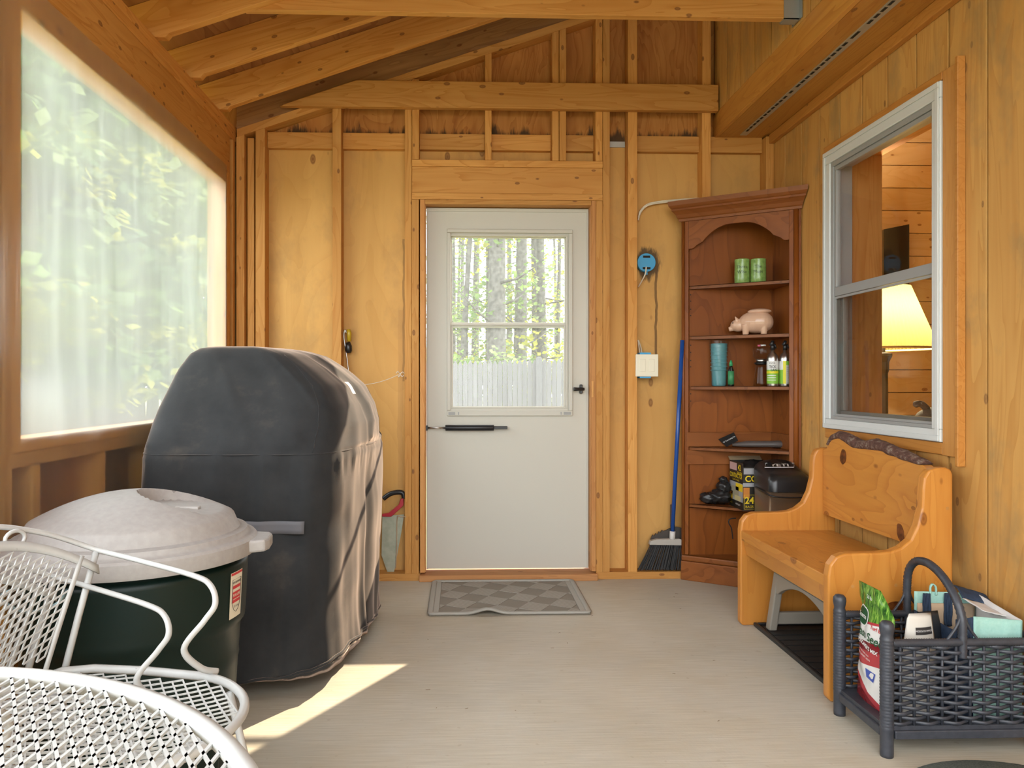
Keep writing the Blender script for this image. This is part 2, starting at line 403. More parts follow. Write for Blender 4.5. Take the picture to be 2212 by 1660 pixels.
# ---- wall_back : sheathing, studs, plates, header
wb = MB()
wb.box(-1.36, -0.236, YP, YP+0.012, 0.0, 2.44); wb.box(0.738, 1.74, YP, YP+0.012, 0.0, 2.44); wb.box(-0.236, 0.738, YP, YP+0.012, 2.10, 2.44)
wall_back = wb.build('wall_back', M['plywood']); tag(wall_back, kind='structure')
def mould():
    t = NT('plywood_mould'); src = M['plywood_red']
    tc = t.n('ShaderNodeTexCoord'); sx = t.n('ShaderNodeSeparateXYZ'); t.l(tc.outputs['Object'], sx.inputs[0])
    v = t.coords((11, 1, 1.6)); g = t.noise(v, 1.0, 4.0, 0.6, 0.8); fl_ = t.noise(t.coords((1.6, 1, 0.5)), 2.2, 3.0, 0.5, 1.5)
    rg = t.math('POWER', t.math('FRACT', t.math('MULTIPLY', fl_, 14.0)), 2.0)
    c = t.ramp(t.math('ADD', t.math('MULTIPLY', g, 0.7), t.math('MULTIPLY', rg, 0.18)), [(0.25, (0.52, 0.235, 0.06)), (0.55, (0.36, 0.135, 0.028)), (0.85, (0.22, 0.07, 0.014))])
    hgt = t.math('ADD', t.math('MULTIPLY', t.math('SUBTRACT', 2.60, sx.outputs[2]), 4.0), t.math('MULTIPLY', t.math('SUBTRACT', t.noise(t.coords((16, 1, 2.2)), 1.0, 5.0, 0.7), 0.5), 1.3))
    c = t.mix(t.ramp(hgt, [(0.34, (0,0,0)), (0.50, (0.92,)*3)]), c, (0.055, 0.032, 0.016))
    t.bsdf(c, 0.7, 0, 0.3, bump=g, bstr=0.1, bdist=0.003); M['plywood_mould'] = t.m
mould()
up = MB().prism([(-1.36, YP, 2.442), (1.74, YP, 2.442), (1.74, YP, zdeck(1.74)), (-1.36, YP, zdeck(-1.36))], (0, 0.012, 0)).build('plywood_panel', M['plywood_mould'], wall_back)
def zpb(x): return 2.447+(x+1.2)*0.345           # underside of the sloping plate
def stud(x0, x1, z0, z1, name='stud', y0=YS, y1=YP-0.001):
    o = box(name, M['framing_Z'], x0, x1, y0, y1, z0, z1, wall_back, 0.002); return o
def slant(x0, x1, z0):
    MB().prism([(x0, YS, z0), (x1, YS, z0), (x1, YS, zpb(x1)), (x0, YS, zpb(x0))], (0, YP-0.001-YS, 0)).build('stud', M['framing_Z'], wall_back, 0.002)
PT = 0.040
slant(-1.238, -1.195, PT); slant(-1.134, -1.083, PT); slant(-0.716, -0.668, PT); slant(-0.320, -0.282, PT)
slant(0.776, 0.815, PT); slant(0.735, 0.774, 2.323); slant(0.917, 0.968, PT); slant(1.333, 1.381, PT)
slant(0.122, 0.158, 2.323); slant(0.494, 0.531, 2.323); slant(0.534, 0.571, 2.323)
stud(1.693, 1.738, PT, 2.47); stud(-0.280, -0.242, 2.323, zpb(-0.28))
stud(-0.281, -0.243, PT, 2.102); stud(0.738, 0.775, PT, 2.102)
stud(-1.186, -1.150, PT, 2.44, y0=YS+0.03)
def hor(x0, x1, z0, z1, y0=YS, y1=YP-0.001, name='plate'): return box(name, M['framing_X'], x0, x1, y0, y1, z0, z1, wall_back, 0.002)
hor(-0.281, 0.775, 2.285, 2.322); hor(-0.281, 0.775, 2.140, 2.284, name='header', y0=YS+0.004); hor(-0.281, 0.775, 2.103, 2.139)
hor(-1.24, -0.236, 0.0, PT); hor(0.738, 1.738, 0.0, PT)
edges = [(-1.082, -0.717), (-0.667, -0.321), (-0.241, 0.121), (0.159, 0.493), (0.572, 0.734), (0.969, 1.332), (1.382, 1.692)]
for a, b in edges: hor(a, b, 2.393, 2.482, YP-TH, YP-0.001, 'blocking')
tagm = box('metal_strap', M['vent_metal'], 0.817, 0.916, YP-0.012, YP-0.002, 2.425, 2.457, wall_back)
MB().prism([(-1.235, YS, zpb(-1.235)), (1.41, YS, zpb(1.41)), (1.41, YS, zpb(1.41)+0.044), (-1.235, YS, zpb(-1.235)+0.044)], (0, YP-0.001-YS, 0)).build('sloping_plate', M['rafter'], wall_back, 0.002)

# ---- wall_left : framing around the sheeted opening
wl = MB()
wl.box(XL-0.102, XL-0.090, YR, YP, 0.0, 0.862); wl.box(XL-0.102, XL-0.090, YR, YP, 2.18, 2.50)
wl.box(XL-0.102, XL-0.090, 1.62, 2.16, 0.862, 2.18); wl.box(XL-0.102, XL-0.090, 4.05, YP, 0.862, 2.18)
wall_left = wl.build('wall_left', M['siding']); tag(wall_left, kind='structure')
def lz(y0, y1, z0, z1, name='stud'): box(name, M['framing_Z'], XL-0.089, XL, y0, y1, z0, z1, wall_left, 0.002)
def ly(y0, y1, z0, z1, name, x1=XL, x0=XL-0.089): box(name, M['framing_Y'], x0, x1, y0, y1, z0, z1, wall_left, 0.002)
ly(YR, YP, 2.451, 2.490, 'top_plate'); ly(YR, YP, 2.411, 2.450, 'top_plate')
ly(YR, 4.105, 2.192, 2.410, 'header', XL-0.002); ly(YR, YP, 0.0, 0.038, 'bottom_plate')
for (a, b) in ((2.181, 4.023), (YR+0.08, 1.60)):
    ly(a, b, 2.142, 2.191, 'opening_head'); ly(a, b, 0.894, 0.932, 'sill'); ly(a-0.04, b+0.04, 0.852, 0.893, 'sill')
    lz(a-0.039, a-0.001, 0.894, 2.191); lz(a-0.079, a-0.041, 0.04, 2.191); lz(b+0.001, b+0.039, 0.894, 2.191); lz(b+0.041, b+0.079, 0.04, 2.191)
    y = a+0.06
    while y < b: lz(y, y+TH, 0.039, 0.851); y += 0.4064
lz(2.025, 2.063, 0.04, 2.191); lz(1.86, 1.90, 0.04, 2.191)
lz(4.150, 4.188, 0.04, 2.41)
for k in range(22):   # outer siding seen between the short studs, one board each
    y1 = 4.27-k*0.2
    box('siding_board', M['plywood_red'], XL-0.0895, XL-0.082, y1-0.196, y1, 0.039, 0.85, wall_left)  # reddish plywood, its darker colour standing in for the shade below the sill

# ---- ceiling : deck, rafters, joists
ceiling = MB().prism([(XL-0.35, YR-0.3, zdeck(XL-0.35)), (XR+0.1, YR-0.3, zdeck(XR+0.1)), (XR+0.1, YR-0.3, zdeck(XR+0.1)+0.02), (XL-0.35, YR-0.3, zdeck(XL-0.35)+0.02)], (0, 4.65-YR+0.2, 0)).build('ceiling', M['deck'])
tag(ceiling, kind='structure')
def rafter(y0, nm='rafter', low=0.0):
    xa, xb = XL-0.30, XR+0.02
    poly = [(XL, y0, 2.492), (-1.205, y0, 2.492), (-1.190, y0, zbot(-1.190)), (xb, y0, zbot(xb)+low), (xb, y0, zdeck(xb)-0.001), (xa, y0, zdeck(xa)-0.001), (xa, y0, zbot(xa)+0.03), (XL-0.089, y0, 2.492)]
    MB().prism(poly, (0, TH, 0)).build(nm, M['rafter'], ceiling, 0.002)
for k in range(10): rafter(3.93-0.4064*k)
xa, xb = XL, 1.41
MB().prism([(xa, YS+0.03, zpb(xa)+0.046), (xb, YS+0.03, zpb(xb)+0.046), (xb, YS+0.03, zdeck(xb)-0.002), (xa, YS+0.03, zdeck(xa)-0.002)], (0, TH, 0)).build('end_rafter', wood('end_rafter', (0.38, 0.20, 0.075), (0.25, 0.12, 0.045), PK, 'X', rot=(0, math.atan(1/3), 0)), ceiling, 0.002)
def joist(y0, z0, xr):
    z1 = z0+0.145
    xc = -1.162+(z0-2.520)/0.3486; xd = -1.162+(z1-2.520)/0.3486
    MB().prism([(xc-0.05, y0, z0), (xr, y0, z0), (xr, y0, z1), (xd-0.05, y0, z1)], (0, TH, 0)).build('ceiling_joist', M['framing_X'], ceiling, 0.003)
joist(4.151, 2.595, 1.412); joist(3.115+TH+0.002, 2.628, 1.412)
for yy in (2.30, 1.48): joist(yy+0.05, 2.70, 1.412)
hg = MB(); hy = 3.155
hg.box(1.35, 1.416, hy-0.003, hy-0.0005, 2.622, 2.72); hg.box(1.35, 1.416, hy+TH+0.0005, hy+TH+0.003, 2.622, 2.72); hg.box(1.35, 1.416, hy-0.003, hy+TH+0.003, 2.620, 2.6275); hg.box(1.414, 1.417, hy-0.03, hy+TH+0.03, 2.62, 2.72)
hg.build('joist_hanger', M['galv'], ceiling)

# ---- wall_right : house wall with board siding, window hole
WY0, WY1, WZ0, WZ1 = 2.672, 3.556, 0.876, 2.180
wr = MB()
XB = XR+0.012
wr.box(XB, XB+0.19, YW, WY0, 0, 2.6); wr.box(XB, XB+0.19, WY1, 4.38, 0, 2.6); wr.box(XB, XB+0.19, WY0, WY1, 0, WZ0); wr.box(XB, XB+0.19, WY0, WY1, WZ1, 2.6)
wall_right = wr.build('wall_right', M['void']); tag(wall_right, kind='structure')
def rsub(y0, y1, z0, z1):
    out = []
    if y1 <= WY0 or y0 >= WY1: return [(y0, y1, z0, z1)]
    if y0 < WY0: out.append((y0, WY0, z0, z1)); y0 = WY0
    if y1 > WY1: out.append((WY1, y1, z0, z1)); y1 = WY1
    out += [(y0, y1, z0, WZ0), (y0, y1, WZ1, z1)]; return out
for k in range(-1, 31):
    y1 = 4.046-k*0.1975; y0 = y1-0.1975
    y1 = min(y1, 4.37)
    for (a, b, c, d) in rsub(y0+0.0048, y1-0.0048, 0.0, 2.5):
        if b-a > 0.01: box('siding_board', M['siding'], XR, XR+0.0125, a, b, c, d, wall_right, 0.0015)
# upper boards above the eave
wu = box('wall_upper_right', M['void'], 1.432, 1.45, YR, YS+0.09, 2.60, zdeck(1.44)-0.01); tag(wu, kind='structure')
for k in range(0, 22):
    y1 = 4.24-k*0.1975
    box('siding_board', M['siding'], 1.42, 1.4315, y1-0.1875, y1, 2.608, zdeck(1.42)-0.012, wu, 0.0015)
# eave: fascia, soffit, vent strip, frieze
t1 = box('trim_1', M['soffit'], 1.420, 1.442, YR, YP-0.002, 2.478, 2.607, None, 0.002); tag(t1, kind='structure')
t2 = box('trim_2', M['soffit'], 1.443, XR+0.01, YR, YP-0.002, 2.478, 2.492)
hr = MB().prism([(1.455, YW, 2.63), (4.9, YW, 4.0), (4.9, YW, 4.06), (1.455, YW, 2.69)], (0, 7.0, 0)).build('roof_house', M['deck']); tag(hr, kind='structure'); tag(t2, kind='structure')
vs_ = box('vent_strip', M['vent_metal'], 1.545, 1.583, YR, YS-0.002, 2.473, 2.4775, t2)
sl = None
for k in range(52):
    y = 4.12-k*0.048-(0.02 if k % 12 > 10 else 0)
    if k % 13 == 12: continue
    if sl is None: sl = box('vent_slot', M['void'], 1.5505, 1.5625, y-0.034, y, 2.4722, 2.4731, vs_); y_first = y
    else:
        clone(sl, vs_, (0, y-y_first, 0))
t3 = box('trim_3', M['trim_wood_Y'], XR-0.032, XR-0.001, YR, YS-0.001, 2.428, 2.4775, None, 0.004); tag(t3, kind='structure')

# ---- window_1 in the house wall
win = empty('window_1', (XR, (WY0+WY1)/2, WZ0), kind='structure')
XO = XR-0.028
def wframe(mb, y0, y1, z0, z1, w, x0, x1, wb=None, wn=None):
    """four bars around an opening; wb: bottom, wn: nearer upright"""
    wb = wb or w; wn = wn or w
    mb.box(x0, x1, y0, y1, z0, z0+wb); mb.box(x0, x1, y0, y1, z1-w, z1); mb.box(x0, x1, y0, y0+wn, z0+wb, z1-w); mb.box(x0, x1, y1-w, y1, z0+wb, z1-w)
m = MB(); wframe(m, WY0+0.001, WY1-0.001, WZ0+0.001, WZ1-0.001, 0.060, XO, XR+0.07, 0.046, 0.050); m.build('frame', M['vinyl_white'], win, 0.004)
m = MB(); wframe(m, WY0+0.004, WY1-0.004, WZ0+0.004, WZ1-0.004, 0.02, XO-0.006, XO-0.0005); m.build('frame_lip', M['vinyl_white'], win, 0.002)
iy0, iy1, iz0, iz1 = WY0+0.0512, WY1-0.0612, WZ0+0.0472, WZ1-0.0612
m = MB(); wframe(m, iy0, iy1, iz0, iz1, 0.022, XO+0.006, XR+0.07, 0.014, 0.006); m.build('sash_track', M['vinyl_grey'], win, 0.002)
zm = 1.512
jy0, jy1, jz0, jz1 = iy0+0.0065, iy1-0.0225, iz0+0.0145, iz1-0.0225
up_s = MB(); wframe(up_s, jy0, jy1, zm-0.02, jz1, 0.020, XO+0.012, XO+0.034, 0.042, 0.008); us = up_s.build('upper_sash', M['vinyl_grey'], win, 0.003)
box('pane', M['glass_clear'], XO+0.022, XO+0.025, jy0+0.007, jy1-0.019, zm+0.021, jz1-0.019, us)
lo_s = MB(); wframe(lo_s, jy0, jy1, jz0, zm+0.022, 0.028, XO+0.040, XO+0.064, 0.024, 0.008); ls = lo_s.build('lower_sash', M['vinyl_grey'], win, 0.003)
box('pane', M['glass_clear'], XO+0.051, XO+0.054, jy0+0.007, jy1-0.027, jz0+0.023, zm-0.005, ls)
sc_ = MB(); wframe(sc_, jy0, jy1, jz0, zm-0.022, 0.010, XO+0.014, XO+0.022, 0.010, 0.005); sf = sc_.build('screen_frame', M['vinyl_grey'], win)
box('screen_mesh', M['glass_screen'], XO+0.0175, XO+0.0185, jy0+0.004, jy1-0.009, jz0+0.009, zm-0.031, sf)
# wooden trim around it
box('casing', M['trim_wood_Z'], XR-0.020, XR-0.001, 2.588, WY0-0.001, 0.83, WZ1+0.03, win, 0.003)
box('casing', M['trim_wood_Y'], XR-0.022, XR-0.001, WY0, WY1+0.012, WZ1+0.001, WZ1+0.030, win, 0.003)
box('casing', M['trim_wood_Y'], XR-0.020, XR-0.001, WY0, WY1, 0.832, WZ0-0.001, win, 0.003)
box('casing_edge', M['trim_wood_Y'], XR-0.030, XR-0.001, 2.572, 2.587, 0.80, WZ1+0.045, win, 0.002)
# jamb lining through the thick wall
XI = 1.968
box('jamb', M['trim_wood_Z'], XR+0.072, XI, WY1-0.05, WY1-0.03, WZ0, WZ1, win); box('jamb', M['trim_wood_Z'], XR+0.072, XI, WY0+0.005, WY0+0.02, WZ0, WZ1, win)
box('jamb', M['trim_wood_Y'], XR+0.072, XI, WY0+0.021, WY1-0.051, WZ1-0.02, WZ1, win); box('jamb', M['trim_wood_Y'], XR+0.072, XI, WY0+0.021, WY1-0.051, WZ0, WZ0+0.02, win)

# ---- room behind the window
wi = box('wall_inside_back', M['void'], XB+0.19, 4.6, 4.62, 4.64, 0.0, 2.9); tag(wi, kind='structure')
for k in range(20):
    z = 0.05+k*0.1405
    box('pine_board', M['pine_panel'], XB+0.195, 4.6, 4.60, 4.619, z, z+0.1365, wi, 0.004)
wn = box('wall_inside_near', M['pine_panel'], XI+0.001, XI+0.013, WY1-0.028, 4.6, 0.0, 2.8); tag(wn, kind='structure')
tag(box('wall_inside_far', M['pine_panel'], 4.6, 4.62, 0.5, 4.62, 0, 2.9), kind='structure')
tag(box('wall_inside_end', M['pine_panel'], XI, 4.6, 0.48, 0.5, 0, 2.9), kind='structure')
tag(box('floor_inside', M['trim_wood_Y'], XB+0.19, 4.6, 0.5, 4.62, -0.02, 0.0), kind='structure')
tag(box('ceiling_inside', M['pine_panel'], XB+0.19, 4.6, 0.5, 4.62, 2.8, 2.82), kind='structure')
# ---- door_1
DY = 4.268
door = empty('door_1', (0.25, DY, 0.04), kind='structure')
dx0, dx1, dz0, dz1 = -0.205, 0.707, 0.047, 2.072
gx0, gx1, gz0, gz1 = -0.078, 0.590, 0.925, 1.925
m = MB(); m.box(dx0, gx0, DY, DY+0.04, dz0, dz1); m.box(gx1, dx1, DY, DY+0.04, dz0, dz1); m.box(gx0, gx1, DY, DY+0.04, dz0, gz0); m.box(gx0, gx1, DY, DY+0.04, gz1, dz1)
slab = m.build('door_slab', M['door_white'], door)
def dframe(mb, x0, x1, z0, z1, w, y0, y1, wb=None):
    wb = wb or w
    mb.box(x0, x1, y0, y1, z0, z0+wb); mb.box(x0, x1, y0, y1, z1-w, z1); mb.box(x0, x0+w, y0, y1, z0+wb, z1-w); mb.box(x1-w, x1, y0, y1, z0+wb, z1-w)
m = MB(); dframe(m, -0.090, 0.618, 0.905, 1.955, 0.022, DY-0.014, DY-0.0005, 0.03); m.build('lite_frame', M['door_white'], door, 0.004)
m = MB(); dframe(m, gx0, gx1, gz0, gz1, 0.010, DY-0.006, DY+0.03, 0.022); m.build('lite_stop', M['door_white'], door, 0.002)
m = MB(); dframe(m, gx0+0.010, gx1-0.010, 1.402, gz1-0.010, 0.006, DY+0.012, DY+0.026, 0.03); sash = m.build('upper_sash', M['door_white'], door, 0.002)
box('pane', M['glass_door'], gx0+0.014, gx1-0.014, DY+0.017, DY+0.020, 1.43, gz1-0.014, sash)
m = MB(); dframe(m, gx0+0.010, gx1-0.010, gz0+0.022, 1.425, 0.012, DY+0.0, DY+0.011); sash2 = m.build('lower_sash', M['door_white'], door, 0.002)
box('pane', M['glass_door'], gx0+0.02, gx1-0.02, DY+0.004, DY+0.007, gz0+0.032, 1.414, sash2)
for (a, b) in ((-0.082, -0.044), (-0.028, -0.022), (0.548, 0.554), (0.566, 0.606)): box('sash_clip', M['vinyl_grey'], a, b, DY-0.017, DY-0.0145, 0.912, 0.928, door)
for xx in (-0.206, 0.708):
    pass
box('edge_strip', M['door_white'], dx0, dx0+0.01, DY-0.006, DY-0.0005, dz0, dz1, door); box('edge_strip', M['door_white'], dx1-0.012, dx1, DY-0.006, DY-0.0005, dz0, dz1, door); box('edge_strip', M['door_white'], dx0+0.01, dx1-0.012, DY-0.006, DY-0.0005, dz1-0.018, dz1, door)
mj = wood('jamb_wood', (0.60, 0.30, 0.10), (0.46, 0.19, 0.05), PK, 'Z', knots=0.25)
box('jamb', mj, -0.236, -0.210, YS-0.002, YP+0.06, 0.045, 2.102, door, 0.002); box('jamb', mj, 0.712, 0.737, YS-0.002, YP+0.06, 0.045, 2.102, door, 0.002)
box('head_jamb', M['framing_X'], -0.209, 0.711, YS-0.002, YP+0.06, 2.077, 2.1015, door, 0.002)
box('jamb_stop', mj, -0.2095, -0.2065, YS+0.005, DY-0.012, 0.046, 2.076, door); box('jamb_stop', mj, 0.709, 0.7115, YS+0.005, DY-0.012, 0.046, 2.076, door)
box('threshold', M['threshold'], -0.24, 0.742, YS-0.03, YP+0.08, 0.0, 0.036, door, 0.003)
# closer
zc = P(1015, 924, y=DY)[2]
cl = empty('door_closer', (0.15, DY-0.03, zc)); adopt(cl, door)
x_ = lambda u: P(u, 924, y=DY-0.03)[0]
MB().tube([(x_(962), DY-0.032, zc), (x_(1067), DY-0.032, zc)], 0.0165, 16).build('cylinder', M['black_metal'], cl, 0.003)
MB().tube([(x_(922), DY-0.032, zc), (x_(962), DY-0.032, zc)], 0.0055, 8).build('rod', M['steel'], cl)
box('bracket', M['black_metal'], x_(1067), x_(1096), DY-0.036, DY-0.0005, zc-0.008, zc+0.008, cl, 0.001)
box('jamb_bracket', M['black_metal'], x_(914), x_(924), DY-0.045, DY-0.02, zc-0.014, zc+0.014, cl, 0.001)
# latch
zl = P(1250, 841, y=DY)[2]; lt = empty('latch', (0.65, DY-0.02, zl)); adopt(lt, door)
MB().tube([(P(1238, 0, y=DY-0.03)[0], DY-0.045, zl), (P(1262, 0, y=DY-0.03)[0], DY-0.032, zl)], [0.011, 0.009], 10).build('handle', M['black_plastic'], lt, 0.002)
box('back_plate', M['black_plastic'], P(1254, 0, y=DY)[0]-0.008, P(1254, 0, y=DY)[0]+0.008, DY-0.03, DY-0.0005, zl-0.026, zl+0.026, lt, 0.004)
box('strike_block', M['trim_wood_Z'], 0.712, 0.722, YS-0.012, YS-0.0025, zl-0.045, zl+0.045, door, 0.001)

# ================================================================== PLASTIC SHEETING over the left opening
def sheet(y0, y1, z0, z1, x, seed):
    def fn(a, b):
        y = y0+(y1-y0)*a; z = z0+(z1-z0)*b
        d = 0.010*noise.noise((y*2.3+seed, z*0.7, 1.0))+0.004*noise.noise((y*9+seed, z*2.0, 3.0))+0.004
        return Vector((x+max(0.0015, d), y, z))
    return MB().grid(fn, 60, 40).build('plastic_sheeting', M['poly_sheet'])
ps = sheet(2.03, 4.035, 0.52, 2.235, XL+0.001, 0.0); tag(ps, 'translucent plastic sheeting stapled over the left window opening beside the grill', 'plastic sheet')

# ================================================================== LARGE THINGS
fabric_n = NT('cover_fabric'); _v = fabric_n.coords()
_d = fabric_n.noise(_v, 5.0, 5.0, 0.65); _w = fabric_n.noise(_v, 350, 1.0)
_c = fabric_n.ramp(_d, [(0.3, (0.024, 0.026, 0.028)), (0.6, (0.036, 0.038, 0.040)), (0.8, (0.070, 0.064, 0.058))])
_b = fabric_n.bsdf(_c, 0.9, 0, 0.15, bump=_w, bstr=0.15, bdist=0.001, Sheen_Weight=0.7, Sheen_Roughness=0.3)
_b.inputs['Sheen Tint'].default_value = (0.80, 0.60, 0.48, 1)
M['cover_fabric'] = fabric_n.m
# ---- covered grill
LV = [(0.045, -1.185, -0.372, 2.640, 3.640), (0.25, -1.185, -0.374, 2.665, 3.635), (0.55, -1.180, -0.366, 2.700, 3.63), (0.80, -1.180, -0.362, 2.712, 3.62),
      (0.835, -1.182, -0.360, 2.712, 3.62), (0.86, -1.176, -0.364, 2.735, 3.61), (0.93, -1.165, -0.366, 2.785, 3.60), (1.00, -1.150, -0.388, 2.835, 3.58), (1.08, -1.125, -0.44, 2.895, 3.54),
      (1.15, -1.105, -0.52, 2.945, 3.50), (1.205, -1.08, -0.600, 2.990, 3.45), (1.228, -1.05, -0.68, 3.025, 3.42), (1.236, -1.0, -0.75, 3.07, 3.36)]
def lev(z):
    for i in range(len(LV)-1):
        a, b = LV[i], LV[i+1]
        if z <= b[0]:
            t = (z-a[0])/(b[0]-a[0]); return [a[k]+(b[k]-a[k])*t for k in range(1, 5)]
    return list(LV[-1][1:])
def cover_pt(th, z, off=0.0):
    x0, x1, y0, y1 = lev(z); cx_, cy_ = (x0+x1)/2, (y0+y1)/2; rx, ry = (x1-x0)/2, (y1-y0)/2
    c, s = math.cos(th), math.sin(th)
    n = 7.0
    # softer front-right corner
    if c > 0 and s < 0: n = 7.0-2.6*min(1.0, 4*(-c*s))
    k = (abs(c)**n+abs(s)**n)**(-1/n)
    px, py = c*k, s*k
    low = max(0.0, min(1.0, (0.84-z)/0.25)); vlow = max(0.0, min(1.0, (0.84-z)/0.75))
    fold = 0.020*low*noise.noise((th*4.2, z*0.7, 2.0))+0.010*vlow*noise.noise((th*9.0, z*1.1, 7.0))+0.010*noise.noise((px*3, py*3, z*5.0))
    fold += 0.007*max(0, 1-abs(z-0.79)/0.06)*noise.noise((th*22, z*3, 4.0))
    if z > 0.86: fold += 0.014*noise.noise((px*2.2+1.3*z, py*2.2, z*3.5+9))
    seam = -0.006*math.exp(-((z-0.835)/0.008)**2)
    strap = -0.020*math.exp(-((z-0.565)/0.07)**2)*max(0.0, -s)
    d = fold+seam+strap+off
    # long soft drapes
    rd_ = 1-abs(noise.noise((th*2.6+0.4*z, z*1.3, 21.0))*2.0)
    d += 0.009*max(0.0, rd_-0.5)*(1.0 if z < 0.82 else 0.6)
    rd2 = 1-abs(noise.noise((px*2.0+z*2.6, py*2.0, z*1.2+31))*2.2)
    if z > 0.86: d += 0.016*max(0.0, rd2-0.6)*min(1.0, (1.22-z)/0.1 if z < 1.22 else 0)
    L = math.hypot(px*rx, py*ry)
    X, Y = cx_+px*rx*(1+d/L), cy_+py*ry*(1+d/L)
    # the right end is drawn in towards the front corner
    tt = max(0.0, min(1.0, (y1-Y)/(y1-y0)))
    X -= 0.105*tt**1.5*max(0.0, px)**2*(1.0 if z > 0.25 else 0.75+z)
    return Vector((X, Y, z))
NA = 220
zs = [0.045+0.79*i/40 for i in range(41)]+[0.843, 0.852, 0.862, 0.88]+[0.90+0.32*i/22 for i in range(23)]+[1.226, 1.231, 1.2355]
m = MB(); vs = []; fs = []
for z in zs:
    for k in range(NA):
        p = cover_pt(2*math.pi*k/NA, z)
        if z < 0.05: p.z += 0.012*noise.noise((k*0.12, 0, 3))+0.055*max(0, math.cos(2*math.pi*k/NA+0.5))**2
        vs.append(p)
for i in range(len(zs)-1):
    for k in range(NA):
        k2 = (k+1) % NA; fs.append((i*NA+k, i*NA+k2, (i+1)*NA+k2, (i+1)*NA+k))
vs.append(Vector((-0.885, 3.215, 1.239))); t_ = len(vs)-1; b_ = (len(zs)-1)*NA
fs += [(b_+k, b_+(k+1) % NA, t_) for k in range(NA)]
m.add(vs, fs, True)
grill = empty('covered_grill', (-0.78, 3.15, 0), 'barbecue grill hidden under a dark grey fabric cover by the left window', 'grill')
m.build('cover', M['cover_fabric'], grill, solid=0.003)
def cpath(t0, t1, z, n=40, off=0.004): return [cover_pt(t0+(t1-t0)*i/n, z, off) for i in range(n+1)]
MB().tube(cpath(-math.pi*1.02, 0.35, 0.8345, 90, 0.001), 0.0028, 6).build('shoulder_seam', M['cover_fabric'], grill)
mt = plain('strap_grey', (0.13, 0.13, 0.145), 0.7)
def strapfn(a, b):
    p = cover_pt(-2.35+1.33*a, 0.556+0.045*b, 0.010); return p
MB().grid(strapfn, 30, 3).build('strap', mt, grill, solid=0.003)
hem = [Vector(vs[k]) for k in range(NA)]
MB().tube(hem, 0.005, 6, closed=True).build('hem', M['cover_fabric'], grill)
mw = plain('print_white', (0.75, 0.73, 0.70), 0.6)
def tagfn(a, b): return cover_pt(-0.06+0.10*a, 1.045+0.05*b, 0.003)
MB().grid(tagfn, 8, 4).build('printed_mark', mw, grill)
# seams running up from the shoulder to the top at the right end
for th in (-0.95, 0.62):
    MB().tube([cover_pt(th+0.12*((z-0.84)/0.36), z, 0.0015) for z in [0.84+0.36*i/24 for i in range(25)]], 0.0022, 5).build('corner_seam', M['cover_fabric'], grill)

# ---- trash can
TC = Vector((-0.860, 2.02, 0)); RS = 1.05; ZO = -0.02
can = empty('trash_can', TC, 'dark green round trash can with a taupe domed lid in front of the grill', 'trash can')
green = plain('can_green', (0.003, 0.013, 0.010), 0.42, 0, 0.3)
prof = [(0.0, 0.012), (0.20, 0.012), (0.215, 0.0), (0.222, 0.02), (0.236, 0.20), (0.245, 0.36), (0.248, 0.375), (0.247, 0.39), (0.252, 0.47), (0.262, 0.480), (0.264, 0.50), (0.270, 0.63), (0.270, 0.645), (0.262, 0.647), (0.262, 0.675), (0.275, 0.682), (0.275, 0.69), (0.0, 0.69)]
MB().lathe([(r*RS, z*0.972) for r, z in prof], 72, TC).build('can_body', green, can)
for a in (-0.5, -1.25, -2.0, -2.75):
    mm = MB()
    def pan(u, v, a=a):
        an = a+(u-0.5)*0.5; z = 0.06+0.28*v; r = (0.2245+0.0245*(z/0.36)+0.004)*RS
        e = min(u, 1-u, v*2, (1-v)*2); r -= 0.006*(1 if e < 0.04 else 0)
        return TC+Vector((r*math.cos(an), r*math.sin(an), z))
    mm.grid(pan, 20, 14).build('raised_panel', green, can)
lidm = mottled('lid_taupe', (0.315, 0.300, 0.285), (0.36, 0.345, 0.33), 60, 0.55, bump=0.06)
LP = [(0.292, 0.664), (0.294, 0.672), (0.293, 0.700), (0.288, 0.706), (0.276, 0.708), (0.271, 0.713), (0.268, 0.722), (0.250, 0.726), (0.246, 0.731), (0.236, 0.757), (0.232, 0.762)]
def sst(t): t = max(0.0, min(1.0, t)); return t*t*(3-2*t)
def lidz(x, y):
    r = math.hypot(x, y); z = 0.762+0.068*(1-(r/0.232)**2)
    lx, ly = x*0.985+y*0.17, -x*0.17+y*0.985               # thumb scoop points to the right
    ins = sst((0.118-math.hypot(max(0.0, 0.125-lx), ly*1.15))/0.010)*sst((0.225-r)/0.02)
    plane = 0.793-0.11*(lx-0.02)
    return z-max(0.0, z-plane)*ins
nn = 96; vs2 = []; fs2 = []; rr = [0.232*(1-i/26) for i in range(1, 26)]
for (r, z) in LP:
    for k in range(nn): vs2.append(TC+Vector((r*RS*math.cos(2*math.pi*k/nn), r*RS*math.sin(2*math.pi*k/nn), z+ZO)))
for r in rr:
    for k in range(nn):
        x, y = r*math.cos(2*math.pi*k/nn), r*math.sin(2*math.pi*k/nn); vs2.append(TC+Vector((x*RS, y*RS, lidz(x, y)+ZO)))
L_ = len(LP)+len(rr)
for i in range(L_-1):
    for k in range(nn): fs2.append((i*nn+k, i*nn+(k+1) % nn, (i+1)*nn+(k+1) % nn, (i+1)*nn+k))
vs2.append(TC+Vector((0, 0, lidz(0, 0)+ZO))); fs2 += [((L_-1)*nn+k, (L_-1)*nn+(k+1) % nn, len(vs2)-1) for k in range(nn)]
lid = MB().add(vs2, fs2, True).build('lid', lidm, can)
lid.modifiers.new('es', 'EDGE_SPLIT').split_angle = math.radians(35)
